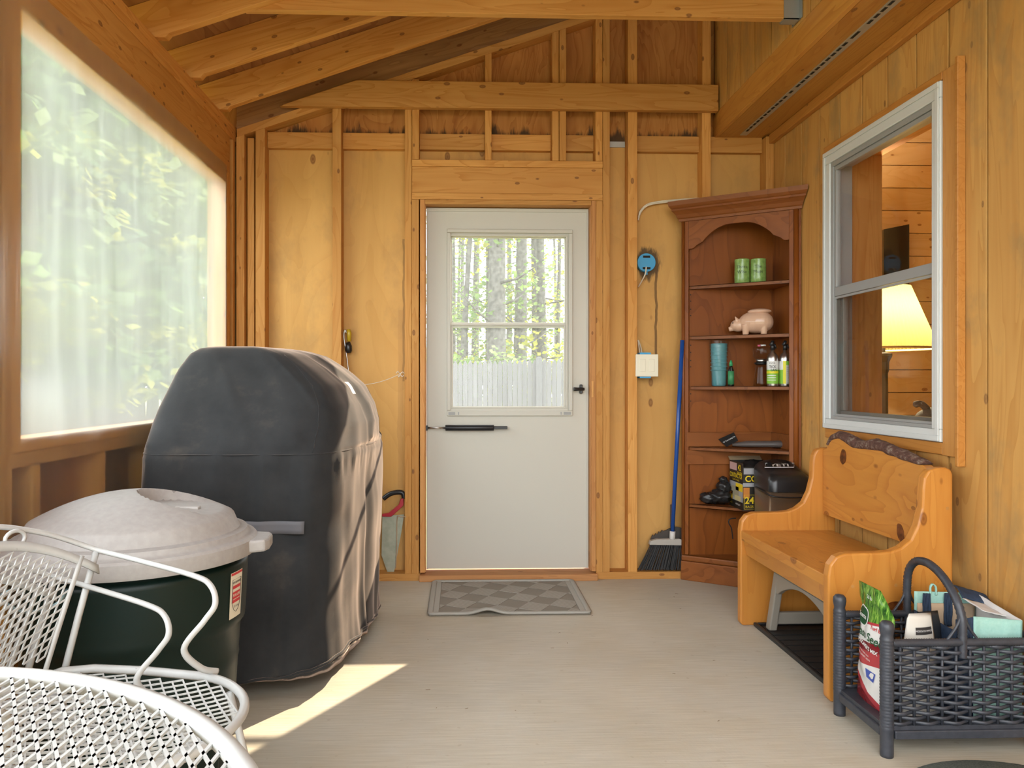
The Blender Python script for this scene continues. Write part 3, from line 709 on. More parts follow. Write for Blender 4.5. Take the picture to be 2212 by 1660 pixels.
for a in (0.12, math.pi+0.12):
    ca, sa = math.cos(a), math.sin(a)
    def q(r, t, z): return TC+Vector((r*RS*ca-t*sa, r*RS*sa+t*ca, z+ZO))
    poly = [q(0.272, -0.075, 0.668), q(0.322, -0.055, 0.668), q(0.330, -0.03, 0.668), q(0.330, 0.03, 0.668), q(0.322, 0.055, 0.668), q(0.272, 0.075, 0.668)]
    MB().prism(poly, (0, 0, 0.032)).build('lid_tab', lidm, lid, 0.006)
box('embossed_plate', plain('lid_grey', (0.40, 0.38, 0.36), 0.5), TC.x+0.095, TC.x+0.165, TC.y-0.005, TC.y+0.02, 0.7560, 0.7645, lid, 0.002).rotation_euler = (0, 0, 0)
# side grip and label on the body
lab = plain('label_cream', (0.70, 0.66, 0.52), 0.5)
def onbody(a, b, off=0.0012):
    an = -0.17+a/0.28; z = 0.548+b; r = 0.2805+(z-0.548)*0.048+off
    return TC+Vector((r*math.cos(an), r*math.sin(an), z))
lb = MB().grid(lambda u, v: onbody((u-0.5)*0.062, (v-0.5)*0.118), 8, 4).build('label', lab, can)
red = plain('print_red', (0.55, 0.035, 0.04), 0.5); dk = plain('print_dark', (0.03, 0.028, 0.028), 0.5)
def mapb(ox, oz, off=0.0022): return lambda a, b: onbody(a+ox, b+oz, off)
for (z0, z1) in ((0.016, 0.024), (-0.010, 0.008), (-0.020, -0.012)):
    MB().grid(lambda u, v, z0=z0, z1=z1: onbody((u-0.5)*0.040, z0+(z1-z0)*v, 0.0018), 6, 1).build('label_band', red, lb)
lettering('lettering', 'ROUGHNECK', 0.0075, mapb(0, 0.032), dk, lb, 0.0002); lettering('lettering', 'FOR LIFE', 0.0095, mapb(0, -0.001), lab, lb, 0.0003)
lettering('lettering', '32 GAL', 0.008, mapb(0, -0.030), dk, lb); MB().grid(lambda u, v: onbody((u-0.5)*0.058, 0.0515+0.006*v, 0.0018), 6, 1).build('label_band', red, lb)
sh = [onbody(a, b, 0.002) for a, b in [(-0.022, 0.040), (0.022, 0.040), (0.022, -0.02), (0.012, -0.038), (0, -0.045), (-0.012, -0.038), (-0.022, -0.02)]]
MB().tube(sh, 0.0006, 4, closed=True).build('shield_outline', dk, lb)
hp = bez([TC+Vector((-0.17, -0.22, 0.615)), TC+Vector((-0.20, -0.245, 0.60)), TC+Vector((-0.12, -0.29, 0.578)), TC+Vector((-0.04, -0.31, 0.60)), TC+Vector((-0.03, -0.28, 0.625))], 6)
MB().tube(hp, 0.004, 8).build('bail_handle', plain('wire_teal', (0.25, 0.36, 0.38), 0.4, 0.5), can)

# ---- expanded-metal lattice
def lattice(mb, inside, mapf, a, b, R, w, t, seg=1):
    A, B = Vector(a), Vector(b); n = int(R/min(A.length, B.length)*2.2)
    for i in range(-n, n+1):
        for j in range(-n, n+1):
            p = A*i+B*j
            if abs(p.x) > R or abs(p.y) > R or not inside(p): continue
            for d in (A, B):
                q = p+d
                if not inside(q): continue
                dr = d.normalized(); nr = Vector((-dr.y, dr.x))*(w/2)
                vs = []
                for s_ in (p-dr*w*0.3, q+dr*w*0.3):
                    for (o, h) in ((nr, 0), (-nr, 0), (-nr, -t), (nr, -t)):
                        e = s_+o; vs.append(mapf(e.x, e.y, h))
                mb.add(vs, [(0,1,5,4), (1,2,6,5), (2,3,7,6), (3,0,4,7)])
paint = NT('white_paint'); _n = paint.noise(paint.coords(), 60, 4.0, 0.6); _n2 = paint.noise(paint.coords(), 14, 3.0)
_c = paint.mix(paint.ramp(_n, [(0.72, (0,0,0)), (0.77, (1,1,1))]), paint.ramp(_n2, [(0.3, (0.42, 0.425, 0.41)), (0.7, (0.48, 0.49, 0.48))]), (0.10, 0.06, 0.04))
paint.bsdf(_c, 0.38, 0, 0.5, bump=_n, bstr=0.1, bdist=0.002); M['white_paint'] = paint.m
# ---- round table
TB = Vector((-0.670, 0.470, 0.0)); RT = 0.546; ZT = 0.720
tab = empty('patio_table', TB, 'round white expanded-metal patio table in the left foreground', 'table')
MB().lathe([(RT-0.022, ZT-0.004), (RT-0.018, ZT+0.002), (RT-0.012, ZT+0.004), (RT-0.003, ZT+0.001), (RT, ZT-0.007), (RT-0.002, ZT-0.020), (RT-0.010, ZT-0.022), (RT-0.012, ZT-0.012), (RT-0.022, ZT-0.010), (RT-0.022, ZT-0.004)], 120, TB, cap=False).build('rim', M['white_paint'], tab)
m = MB(); th1, th2 = math.radians(122), math.radians(86); e_ = 0.0262
lattice(m, lambda p: p.length < RT-0.016, lambda x, y, h: TB+Vector((x, y, ZT-0.004+h)), (math.cos(th1)*e_, math.sin(th1)*e_), (math.cos(th2)*e_, math.sin(th2)*e_), 0.6, 0.0036, 0.003)
mm = m.build('mesh_top', M['white_paint'], tab)
for k in range(4):
    a = math.radians(35+90*k); d = Vector((math.cos(a), math.sin(a), 0))
    MB().tube(bez([TB+d*0.50+Vector((0,0,ZT-0.022)), TB+d*0.42+Vector((0,0,0.45)), TB+d*0.40+Vector((0,0,0.25)), TB+d*0.47+Vector((0,0,0.008))], 6), 0.012, 8).build('leg', M['white_paint'], tab)
MB().tube([TB+Vector((0.405*math.cos(2*math.pi*k/40), 0.405*math.sin(2*math.pi*k/40), 0.30)) for k in range(40)], 0.008, 6, closed=True).build('stretcher_ring', M['white_paint'], tab)

# ---- two stacked chairs
CC = Vector((-0.69, 1.53, 0)); FV = Vector((0.92, -0.39, 0)).normalized(); LV_ = Vector((0.39, 0.92, 0)).normalized()
KS = 0.85
def cl_(f, l, z): return (CC+FV*f+LV_*l)*KS+Vector((0, 0, H-KS*(H-z)))
chair = empty('patio_chair', CC*KS, 'white wrought-iron mesh armchair, upper of the two stacked behind the table', 'chair', 'stacked white patio chairs')
half = [(0.026, 0.262, 0.428), (0.02, 0.215, 0.452), (0.008, 0.178, 0.505), (0.034, 0.212, 0.56), (0.050, 0.228, 0.595), (0.030, 0.236, 0.632), (-0.02, 0.237, 0.650), (-0.20, 0.258, 0.664), (-0.345, 0.268, 0.676), (-0.400, 0.15, 0.738), (-0.412, 0.0, 0.772)]
hoop = [cl_(*p) for p in half]+[cl_(f, -l*1.28, z) for (f, l, z) in reversed(half[:-1])]
MB().tube(bez(hoop, 9), 0.0066, 8, flat=0.8).build('back_hoop', M['white_paint'], chair)
outl = [(0.245*math.cos(a), 0.245*math.sin(a)) for a in [math.radians(-88+176*i/28) for i in range(29)]]
outl += [(-0.15, 0.222), (-0.27, 0.19), (-0.325, 0.15), (-0.335, 0.0), (-0.325, -0.15), (-0.27, -0.19), (-0.15, -0.222)]
MB().tube([cl_(f, l, 0.42) for f, l in outl], 0.0085, 8, closed=True).build('seat_frame', M['white_paint'], chair)
def in_seat(p):
    if p.x >= 0: return p.length < 0.236
    hw = 0.236+(p.x)*0.24
    return p.x > -0.325 and abs(p.y) < hw
m = MB(); e2 = 0.0225
lattice(m, in_seat, lambda x, y, h: cl_(x, y, 0.418+h-0.02*max(0, 1-(x*x+y*y)/0.055)), (math.cos(0.66)*e2, math.sin(0.66)*e2), (math.cos(-0.66)*e2, math.sin(-0.66)*e2), 0.36, 0.0032, 0.003)
m.build('seat_mesh', M['white_paint'], chair)
def bk(l, z): return (-0.330-0.17*(z-0.46)+0.45*l*l, l, z)
def bhw(z): return 0.115+(z-0.46)*0.50
def ztop(l): return 0.728-0.070*(l/0.215)**2
def in_back(p): return 0.462 < p.y < ztop(p.x)-0.004 and abs(p.x) < bhw(p.y)-0.003
m = MB(); e3 = 0.0215
def lat_back(mb):
    A, B = Vector((math.cos(0.32)*e3, math.sin(0.32)*e3)), Vector((math.cos(1.05)*e3, math.sin(1.05)*e3))
    for i in range(-60, 61):
        for j in range(-60, 61):
            p = A*i+B*j+Vector((0, 0.6))
            if not in_back(p): continue
            for d in (A, B):
                qn = p+d
                if in_back(qn):
                    mb.tube([cl_(*bk(p.x, p.y)), cl_(*bk(qn.x, qn.y))], 0.0019, 4, cap=False)
lat_back(m); m.build('back_mesh', M['white_paint'], chair)
top = [cl_(*bk(l, ztop(l))) for l in [-0.225+0.45*i/24 for i in range(25)]]
m = MB(); m.grid(lambda u, v: cl_(*bk(-0.255+0.51*u, ztop(-0.255+0.51*u)-0.008+0.022*v)), 24, 1); m.build('back_rail', M['white_paint'], chair, solid=0.006)
for s_ in (-1, 1):
    MB().tube([cl_(*bk(s_*bhw(z), z)) for z in (0.425, 0.46, 0.52, 0.58, 0.63, 0.672)], 0.0062, 8, flat=0.7).build('back_stile', M['white_paint'], chair)
    MB().tube([cl_(-0.33, s_*0.155, 0.40), cl_(-0.343, s_*0.21, 0.53), cl_(-0.350, s_*0.266, 0.672)], 0.0068, 8).build('upright', M['white_paint'], chair)
    MB().tube([cl_(-0.33, s_*0.155, 0.41), cl_(-0.37, s_*0.19, 0.20), cl_(-0.40, s_*0.21, -0.120)], 0.0070, 8).build('leg', M['white_paint'], chair)
    MB().tube([cl_(0.10, s_*0.215, 0.41), cl_(0.14, s_*0.225, 0.25), cl_(0.16, s_*0.235, -0.120)], 0.0070, 8).build('leg', M['white_paint'], chair)
    MB().tube([cl_(-0.38+0.0, s_*0.075+0.024*math.cos(a), 0.750-0.012+0.018*math.sin(a)) for a in [2*math.pi*i/16 for i in range(16)]], 0.004, 6, closed=True).build('scroll', M['white_paint'], chair)
chair_b = copy_tree(chair); chair_b.location = CC*KS+Vector((-0.089, 0.004, -0.058))
chair_b['label'] = 'white wrought-iron mesh armchair, lower of the two stacked behind the table'

# ---- bench
bench = empty('bench', (1.46, 2.98, 0), 'knotty pine bench with a bark-edged backrest under the window', 'bench')
BX = 1.245
prof_b = [(0.012, 0.0), (0.0, 0.012), (0, 0.43), (0.006, 0.468), (0.028, 0.496), (0.06, 0.507), (0.18, 0.509), (0.22, 0.513), (0.255, 0.526), (0.288, 0.552), (0.312, 0.60), (0.327, 0.66), (0.330, 0.725), (0.335, 0.765), (0.350, 0.790), (0.38, 0.799), (0.41, 0.80), (0.428, 0.793), (0.435, 0.776), (0.435, 0.0)]
for (ya, yb) in ((2.550, 2.590), (3.370, 3.410)):
    MB().prism([(BX+x, ya, z) for x, z in prof_b], (0, yb-ya, 0)).build('side_panel', M['bench_Z'], bench, 0.007, 3)
box('seat', M['bench_Y'], BX+0.004, BX+0.415, 2.5905, 3.3695, 0.385, 0.427, bench, 0.003)
MB().prism([(BX+0.012, 2.5905, 0.384), (BX+0.036, 2.5905, 0.384), (BX+0.036, 2.5905, 0.318), (BX+0.026, 2.5905, 0.318)], (0, 0.779, 0)).build('apron', M['bench_Y'], bench, 0.002)
topb = [(3.3695, 0.79), (3.34, 0.797), (3.318, 0.815), (3.29, 0.842), (3.25, 0.857), (3.20, 0.858), (3.13, 0.840), (3.05, 0.832), (2.98, 0.838), (2.90, 0.838), (2.82, 0.826), (2.74, 0.816), (2.67, 0.806), (2.63, 0.80), (2.5905, 0.785)]
xb0, xb1 = BX+0.375, BX+0.412
MB().prism([(xb0, y, z) for y, z in topb]+[(xb0, 2.5905, 0.500), (xb0, 3.3695, 0.500)], (xb1-xb0, 0, 0)).build('backrest', M['bench_Y'], bench, 0.003)
bark = NT('bark_edge'); _v = bark.coords(); _n = bark.noise(_v, 38, 5.0, 0.7)
bark.bsdf(bark.ramp(_n, [(0.3, (0.05, 0.022, 0.014)), (0.52, (0.12, 0.055, 0.038)), (0.7, (0.30, 0.25, 0.19))]), 0.85, bump=_n, bstr=0.9, bdist=0.012); M['bark_edge'] = bark.m
bp_ = bez([(0, y, z) for y, z in topb[2:-1]], 6)
m = MB(); vsb = []; fsb = []
for i, p in enumerate(bp_):
    e = i/(len(bp_)-1); w = 0.020*math.sin(math.pi*min(1, max(0.03, e*1.0)))**0.4+0.006*noise.noise((p.y*14, 0, 0))
    for k in range(10):
        a = 2*math.pi*k/10; r = 1+0.22*noise.noise((p.y*22, a*1.3, 4))
        vsb.append((xb0+0.016+0.027*math.cos(a)*r, p.y, p.z+0.004+w*math.sin(a)*r*1.15))
for i in range(len(bp_)-1):
    for k in range(10): fsb.append((i*10+k, i*10+(k+1) % 10, (i+1)*10+(k+1) % 10, (i+1)*10+k))
fsb += [tuple(range(10)), tuple(range(len(vsb)-1, len(vsb)-11, -1))]
m.add(vsb, fsb, True).build('bark_edge', M['bark_edge'], bench, weld=True)
knotm = NT('knot'); _v = knotm.coords(); _n = knotm.noise(_v, 45, 3.0)
knotm.bsdf(knotm.ramp(_n, [(0.35, (0.055, 0.012, 0.004)), (0.65, (0.20, 0.062, 0.015))]), 0.3); M['knot'] = knotm.m
def knot(y, z, ry, rz, x=xb0-0.0012, tilt=0.0):
    pts = []
    for k in range(18):
        a = 2*math.pi*k/18; r = 1+0.18*noise.noise((math.cos(a)*1.4, math.sin(a)*1.4, y*9)); yy, zz = ry*math.cos(a)*r, rz*math.sin(a)*r
        pts.append((x, y+yy*math.cos(tilt)-zz*math.sin(tilt), z+yy*math.sin(tilt)+zz*math.cos(tilt)))
    MB().prism(pts, (0.0015, 0, 0)).build('knot', M['knot'], bench)
knot(3.185, 0.775, 0.026, 0.034, tilt=0.2); knot(2.76, 0.535, 0.022, 0.034, tilt=-0.4)
mk2 = []
for (xx, zz, rx, rz) in ((0.235, 0.325, 0.035, 0.018),):
    pts = [(BX+xx+rx*math.cos(a), 2.5492, zz+rz*math.sin(a)) for a in [2*math.pi*k/16 for k in range(16)]]
    MB().prism(pts, (0, 0.001, 0)).build('knot', M['knot'], bench)
for (xx, zz) in ((0.085, 0.395), (0.235, 0.398), (0.29, 0.398), (0.36, 0.398), (0.415, 0.66)):
    MB().prism([(BX+xx+0.006*math.cos(a), 2.5494, zz+0.006*math.sin(a)) for a in [2*math.pi*k/12 for k in range(12)]], (0, 0.001, 0)).build('wood_plug', M['trim_wood_Z'], bench)
# ---- boot tray and step stool below the bench
rub = plain('rubber_black', (0.018, 0.017, 0.017), 0.5)
tray = empty('boot_tray', (1.5, 2.98, 0), 'black ribbed rubber boot tray on the floor below the bench', 'tray')
m = MB(); m.box(1.315, 1.675, 2.60, 3.362, 0.001, 0.006); m.build('tray_base', rub, tray)
m = MB(); m.box(1.300, 1.316, 2.60, 3.362, 0.001, 0.018); m.box(1.660, 1.675, 2.60, 3.362, 0.0065, 0.018); m.box(1.3165, 1.6595, 2.60, 2.612, 0.0065, 0.018); m.box(1.3165, 1.6595, 3.35, 3.362, 0.0065, 0.018); m.build('tray_rim', rub, tray, 0.004)
for k in range(11): box('tray_rib', rub, 1.330, 1.648, 2.64+k*0.064, 2.694+k*0.064, 0.0062, 0.0095, tray, 0.002)
stool = empty('step_stool', (1.5, 3.0, 0.01), 'taupe plastic step stool tucked below the bench', 'stool')
stm = plain('stool_taupe', (0.27, 0.24, 0.195), 0.5)
def leg(xs, xt, ys, yt, w, d):
    mm = MB(); a = [(xs, ys), (xs+w, ys), (xs+w, ys+d), (xs, ys+d)]; b = [(xt, yt), (xt+w, yt), (xt+w, yt+d), (xt, yt+d)]
    mm.add([(x, y, 0.010) for x, y in a]+[(x, y, 0.262) for x, y in b], [(0,3,2,1), (4,5,6,7), (0,1,5,4), (1,2,6,5), (2,3,7,6), (3,0,4,7)]); mm.build('leg', stm, stool, 0.006)
leg(1.332, 1.362, 3.262, 3.245, 0.035, 0.045); leg(1.332, 1.362, 2.690, 2.705, 0.035, 0.045); leg(1.615, 1.585, 3.262, 3.245, 0.035, 0.045); leg(1.615, 1.585, 2.690, 2.705, 0.035, 0.045)
arch = [(y, 0.178+0.07*math.sin(math.pi*min(1, max(0, (y-2.76)/(3.235-2.76))))**0.8) for y in [2.76+0.475*i/16 for i in range(17)]]
MB().prism([(1.358, 2.715, 0.262), (1.358, 3.28, 0.262), (1.358, 3.28, 0.17)]+[(1.358, y, z) for y, z in reversed(arch)]+[(1.358, 2.715, 0.17)], (0.022, 0, 0)).build('front_apron', stm, stool, 0.003)
box('top_step', stm, 1.355, 1.628, 2.70, 3.295, 0.263, 0.285, stool, 0.008)
for yy in (3.270, 2.70): MB().box(1.368, 1.614, yy, yy+0.028, 0.035, 0.088).build('crossbar', stm, stool, 0.006)

# ---- wicker basket
bk_ = empty('wicker_basket', (1.46, 2.315, 0), 'dark blue-grey painted wicker basket with a hoop handle beside the bench', 'basket')
wk = mottled('wicker_paint', (0.030, 0.034, 0.044), (0.048, 0.052, 0.064), 50, 0.42, bump=0.2)
X0, X1, Y0, Y1, ZB, ZR = 1.237, 1.692, 2.178, 2.456, 0.085, 0.322
for (x, y) in ((X0, Y0), (X0, Y1), (X1, Y0), (X1, Y1)):
    pr = [(0.018, 0.0), (0.0185, 0.01)]
    z = 0.08
    while z < 0.345: pr += [(0.0185, z), (0.0198, z+0.004), (0.0185, z+0.008)]; z += 0.0095
    pr += [(0.0165, 0.352), (0.0185, 0.362), (0.0205, 0.374), (0.0195, 0.386), (0.013, 0.394), (0.0, 0.396)]
    MB().lathe(pr, 14, (x, y, 0)).build('post', wk, bk_)
m = MB(); m.box(X0-0.004, X1+0.004, Y0-0.004, Y1+0.004, ZB-0.008, ZB+0.004); m.build('base_board', wk, bk_)
for (a, b, c, d) in ((X0+0.019, X1-0.019, Y0-0.012, Y0+0.012), (X0+0.019, X1-0.019, Y1-0.012, Y1+0.012), (X0-0.012, X0+0.012, Y0+0.019, Y1-0.019), (X1-0.012, X1+0.012, Y0+0.019, Y1-0.019)):
    box('base_rail', wk, a, b, c, d, 0.052, ZB-0.008, bk_, 0.003)
def wovenX(y, nm='woven_side'):
    """stakes and weavers of one long side; each weaver row is a part"""
    xs = [X0+0.040+i*0.0417 for i in range(10)]
    for x in xs: MB().tube([(x, y, ZB), (x, y, ZR)], 0.0042, 6).build('stake', wk, bk_)
    n = 16
    for r in range(n):
        z = ZB+0.010+r*(ZR-ZB-0.016)/(n-1); s_ = 1 if r % 2 else -1
        path = []
        L = 10*8
        for i in range(L+1):
            x = X0+0.012+(X1-X0-0.024)*i/L
            path.append((x, y+s_*0.0072*math.cos(math.pi*(x-xs[0])/0.0417), z+0.0012*noise.noise((x*20, r*3.3, y*9))))
        MB().tube(path, 0.0060, 6, flat=0.5).build('weaver', wk, bk_)
wovenX(Y0); wovenX(Y1)
def wrapped(path, r, pitch=0.006, name='rim', parent=None):
    pts = [Vector(p) for p in path]; out = []; rr = []
    for i in range(len(pts)-1):
        n = max(1, int((pts[i+1]-pts[i]).length/(pitch/2)))
        for k in range(n): out.append(pts[i].lerp(pts[i+1], k/n)); rr.append(r*(1.0 if len(out) % 2 else 0.86))
    out.append(pts[-1]); rr.append(r)
    return MB().tube(out, rr, 8).build(name, wk, parent)
wrapped([(X0+0.016, Y0, ZR+0.008), (X1-0.016, Y0, ZR+0.008)], 0.0125, 0.0075, 'rim', bk_); wrapped([(X0+0.016, Y1, ZR+0.008), (X1-0.016, Y1, ZR+0.008)], 0.0125, 0.0075, 'rim', bk_)
wrapped([(X1, Y0+0.016, ZR+0.008), (X1, Y1-0.016, ZR+0.008)], 0.0125, 0.0075, 'rim', bk_)
hx = 1.463
hpth = bez([(hx, Y0, ZB+0.2), (hx, Y0, 0.34), (hx, Y0+0.003, 0.40), (hx, Y0+0.032, 0.452), (hx, Y0+0.09, 0.498), (hx, Y0+0.16, 0.522), (hx, Y0+0.225, 0.515), (hx, Y1-0.012, 0.478), (hx, Y1, 0.42), (hx, Y1, 0.34), (hx, Y1, ZB+0.2)], 8)
wrapped(hpth, 0.0135, 0.0075, 'handle', bk_)
for yy in (Y0, Y1):
    for s_ in (-1, 1):
        MB().tube(bez([(hx+s_*0.006, yy-0.001, 0.405), (hx+s_*0.018, yy, 0.375), (hx+s_*0.048, yy, ZR+0.012)], 5), 0.0042, 6).build('handle_brace', wk, bk_)

# ---- seed bag standing in the open end
bag = empty('seed_bag', (1.29, 2.32, ZB+0.005), 'green and white grass seed bag standing in the open end of the wicker basket', 'bag')
ZB0 = ZB+0.0045
def bagpt(a, b, off=0.0):
    """a: -0.5..0.5 across, b: 0..1 up, the side facing the open end"""
    w = 0.205*(1-0.10*b) if b < 0.72 else 0.205*0.928*(1-0.9*(b-0.72)**1.5*2.6)
    y = 2.320-a*w
    puff = 0.030*(1-(2*a)**2)*math.sin(math.pi*min(1, (b*0.92+0.10)))**0.6
    z = ZB0+0.365*b-0.012*(1-math.cos(a*3.0))*0 
    lean = -0.028*max(0, b-0.80)/0.2
    x = 1.278-puff-off+lean*0.6+0.012*b+0.006*noise.noise((a*5, b*7, 2))*(1 if b > 0.1 else 0)
    y += 0.022*max(0, b-0.78)/0.22
    return Vector((x, y, z))
def bagbk(a, b):
    p = bagpt(a, b); e = 1-(2*a)**2; p.x = 1.278+0.030*e*math.sin(math.pi*min(1, b*0.92+0.1))**0.6+0.012*b-0.017*max(0, b-0.8)/0.2+0.002; return p
bt = NT('bag_print'); tc = bt.n('ShaderNodeTexCoord'); sx = bt.n('ShaderNodeSeparateXYZ'); bt.l(tc.outputs['Object'], sx.inputs[0])
Z_ = bt.math('SUBTRACT', sx.outputs[2], ZB0); Yv = bt.math('SUBTRACT', 2.320, sx.outputs[1])
gn = bt.noise(bt.coords((1, 170, 26), 0, (0.5, 0, 0)), 1.0, 3.0, 0.7, 0.8)
grass = bt.ramp(gn, [(0.34, (0.012, 0.05, 0.010)), (0.5, (0.07, 0.20, 0.022)), (0.66, (0.30, 0.50, 0.085))])
arcw = bt.math('ADD', Z_, bt.math('MULTIPLY', Yv, -0.14))      # sloping boundaries
swoosh = bt.math('ADD', Z_, bt.math('MULTIPLY', bt.math('POWER', bt.math('ABSOLUTE', bt.math('ADD', Yv, -0.10)), 1.5), -0.95))
white_, red_, dred = (0.72, 0.72, 0.70), (0.42, 0.045, 0.055), (0.20, 0.012, 0.018)
col = bt.mix(bt.math('GREATER_THAN', swoosh, -0.010), dred, red_)
col = bt.mix(bt.math('GREATER_THAN', swoosh, 0.012), col, white_)
inb = bt.math('MULTIPLY', bt.math('MULTIPLY', bt.math('GREATER_THAN', arcw, 0.125), bt.math('LESS_THAN', arcw, 0.175)), bt.math('LESS_THAN', Yv, 0.062))
col = bt.mix(inb, col, red_)
inb2 = bt.math('MULTIPLY', bt.math('MULTIPLY', bt.math('GREATER_THAN', arcw, 0.168), bt.math('LESS_THAN', arcw, 0.195)), bt.math('LESS_THAN', Yv, 0.062))
col = bt.mix(inb2, col, dred)
col = bt.mix(bt.math('GREATER_THAN', arcw, 0.250), col, red_)
col = bt.mix(bt.math('GREATER_THAN', arcw, 0.258), col, grass)
bt.bsdf(col, 0.22, 0, 0.5, bump=bt.noise(bt.coords(), 22, 2.0), bstr=0.25, bdist=0.01); M['bag_print'] = bt.m
m = MB(); m.grid(lambda u, v: bagpt(0.5-u, v), 24, 36); m.build('front_panel', M['bag_print'], bag)
MB().grid(lambda u, v: bagbk(u-0.5, v), 16, 24).build('back_panel', M['bag_print'], bag)
def mapbag(a0, b0, rot=-0.10):
    def fn(x, y):
        c, s = math.cos(rot), math.sin(rot); X, Y = x*c-y*s, x*s+y*c
        return bagpt(a0+X/0.195, b0+Y/0.365, 0.0022)
    return fn
gk = plain('print_green', (0.01, 0.075, 0.025), 0.4); wh = plain('print_paper', (0.78, 0.78, 0.76), 0.4)
for (nm, rx, rz, mt_, of) in (('badge_border', 0.036, 0.032, wh, 0.0026), ('badge', 0.032, 0.028, gk, 0.0034)):
    pts = [mapbag(-0.20, 0.735)(rx*math.copysign(abs(math.cos(a))**0.8, math.cos(a)), rz*math.copysign(abs(math.sin(a))**0.8, math.sin(a))) for a in [2*math.pi*k/28 for k in range(28)]]
    pts = [p+Vector((-(of-0.0022), 0, 0)) for p in pts]
    mm = MB(); c_ = sum((Vector(p) for p in pts), Vector())/28; c_ = mapbag(-0.20, 0.735)(0, 0)+Vector((-(of-0.0022), 0, 0)); mm.add(pts+[c_], [(i, (i+1) % 28, 28) for i in range(28)]); mm.build(nm, mt_, bag)
off2 = lambda f: (lambda x, y: f(x, y)+Vector((-0.0022, 0, 0)))
lettering('lettering', 'Scotts', 0.020, off2(mapbag(-0.20, 0.735)), wh, bag, 0.0004)
lettering('lettering', 'Grass Seed', 0.036, mapbag(-0.06, 0.585), gk, bag, 0.0006)
lettering('lettering', 'Turf Builder', 0.016, mapbag(0.27, 0.665), red, bag, 0.0004)
lettering('lettering', "LANDSCAPER'S MIX", 0.0165, mapbag(-0.10, 0.497), wh, bag, 0.0004)
lettering('lettering', 'SUNNY & SHADY AREAS', 0.0075, mapbag(-0.10, 0.405), wh, bag); lettering('lettering', 'FOR THICK GREEN GRASS', 0.006, mapbag(-0.10, 0.435), wh, bag)
lettering('lettering', '2.8 lb', 0.015, mapbag(0.02, 0.905), wh, bag)
bl = plain('print_blue', (0.05, 0.09, 0.38), 0.4)
mm = MB(); q_ = [mapbag(0.10, 0.27)(x, y) for x, y in ((-0.02, -0.014), (0.02, -0.014), (0.022, 0.014), (-0.022, 0.014))]; mm.add(q_, [(0, 1, 2, 3)]); mm.build('blue_mark', bl, bag)
# seed pouch behind the near post, dark pouch
def pouch(name, label, mat, x, y, w, h, d, rot, tilt=0.0):
    e = empty(name, (x, y, ZB0), label, 'pouch')
    c, s = math.cos(rot), math.sin(rot)
    def side(sg):
        def fn(u, v):
            a = (u-0.5); ww = w*(1-0.45*max(0, v-0.55)**1.3*2); pf = sg*d*(1-(2*a)**2)*math.sin(math.pi*min(1, 0.15+v*0.85))**0.7
            X = a*ww; return Vector((x+X*c-pf*s+tilt*v, y+X*s+pf*c, ZB0+h*v))
        return fn
    m = MB(); m.grid(side(-1), 16, 20); m.grid(side(1), 16, 20); m.build('pouch_body', mat, e, weld=True); return e, side(-1)
pm = plain('pouch_cream', (0.62, 0.59, 0.53), 0.3); e1, f1 = pouch('white_pouch', 'cream plastic pouch standing behind the grass seed bag in the basket', pm, 1.378, 2.25, 0.115, 0.305, 0.022, 0.12)
mm = MB(); mm.grid(lambda u, v: f1(0.28+0.6*u, 0.80+0.07*v)+Vector((0, -0.002, 0)), 8, 2); lbm = mm.build('pouch_label', dk, e1)
lettering('lettering', 'MODO DE EMPLEO', 0.0075, lambda a, b: f1(0.58+a/0.10, 0.835+b/0.305)+Vector((0, -0.0035, 0)), wh, lbm)
e2_, f2 = pouch('dark_pouch', 'black pouch leaning between the cream pouch and the tote bag', plain('pouch_black', (0.02, 0.022, 0.026), 0.45), 1.445, 2.285, 0.11, 0.30, 0.016, 0.2, -0.02)
lettering('lettering', 'ES', 0.018, lambda a, b: f2(0.5+a/0.11, 0.86+b/0.30)+Vector((0, -0.003, 0)), wh, e2_)
# tote bag
tot = empty('tote_bag', (1.58, 2.33, ZB0), 'mint and navy canvas tote bag filling the right of the wicker basket', 'tote bag')
teal = mottled('canvas_mint', (0.30, 0.55, 0.48), (0.36, 0.60, 0.53), 120, 0.8, bump=0.15); navy = mottled('canvas_navy', (0.012, 0.026, 0.055), (0.02, 0.038, 0.075), 120, 0.8, bump=0.15); inn = plain('canvas_white', (0.62, 0.60, 0.58), 0.8)
def wall(p0, p1, z1a, z1b, name, mat, bulge, off=0.0, z0=ZB0):
    p0, p1 = Vector(p0), Vector(p1); d = (p1-p0).normalized(); nr = Vector((-d.y, d.x))
    def fn(u, v):
        z = z0+(z1a+(z1b-z1a)*u-z0)*v
        q = p0.lerp(p1, u)+nr*(off+bulge*math.sin(math.pi*u)*math.sin(math.pi*min(1, v*0.9+0.1))+0.004*noise.noise((u*6, v*4, off*50+z1a)))
        return Vector((q.x, q.y, z))
    return MB().grid(fn, 18, 14).build(name, mat, tot, solid=0.003)
wall((1.525, 2.222), (1.675, 2.222), 0.392, 0.378, 'front_wall', teal, -0.006)
wall((1.478, 2.232), (1.525, 2.222), 0.380, 0.389, 'front_wall', navy, -0.004)
wall((1.468, 2.425), (1.675, 2.428), 0.412, 0.405, 'back_wall', teal, 0.004)
wall((1.478, 2.232), (1.468, 2.425), 0.345, 0.352, 'side_wall', navy, 0.004)
wall((1.674, 2.224), (1.674, 2.426), 0.378, 0.405, 'side_wall', inn, 0.0)
wall((1.475, 2.421), (1.668, 2.424), 0.375, 0.37, 'lining', plain('canvas_tan', (0.50, 0.36, 0.24), 0.8), 0.003)
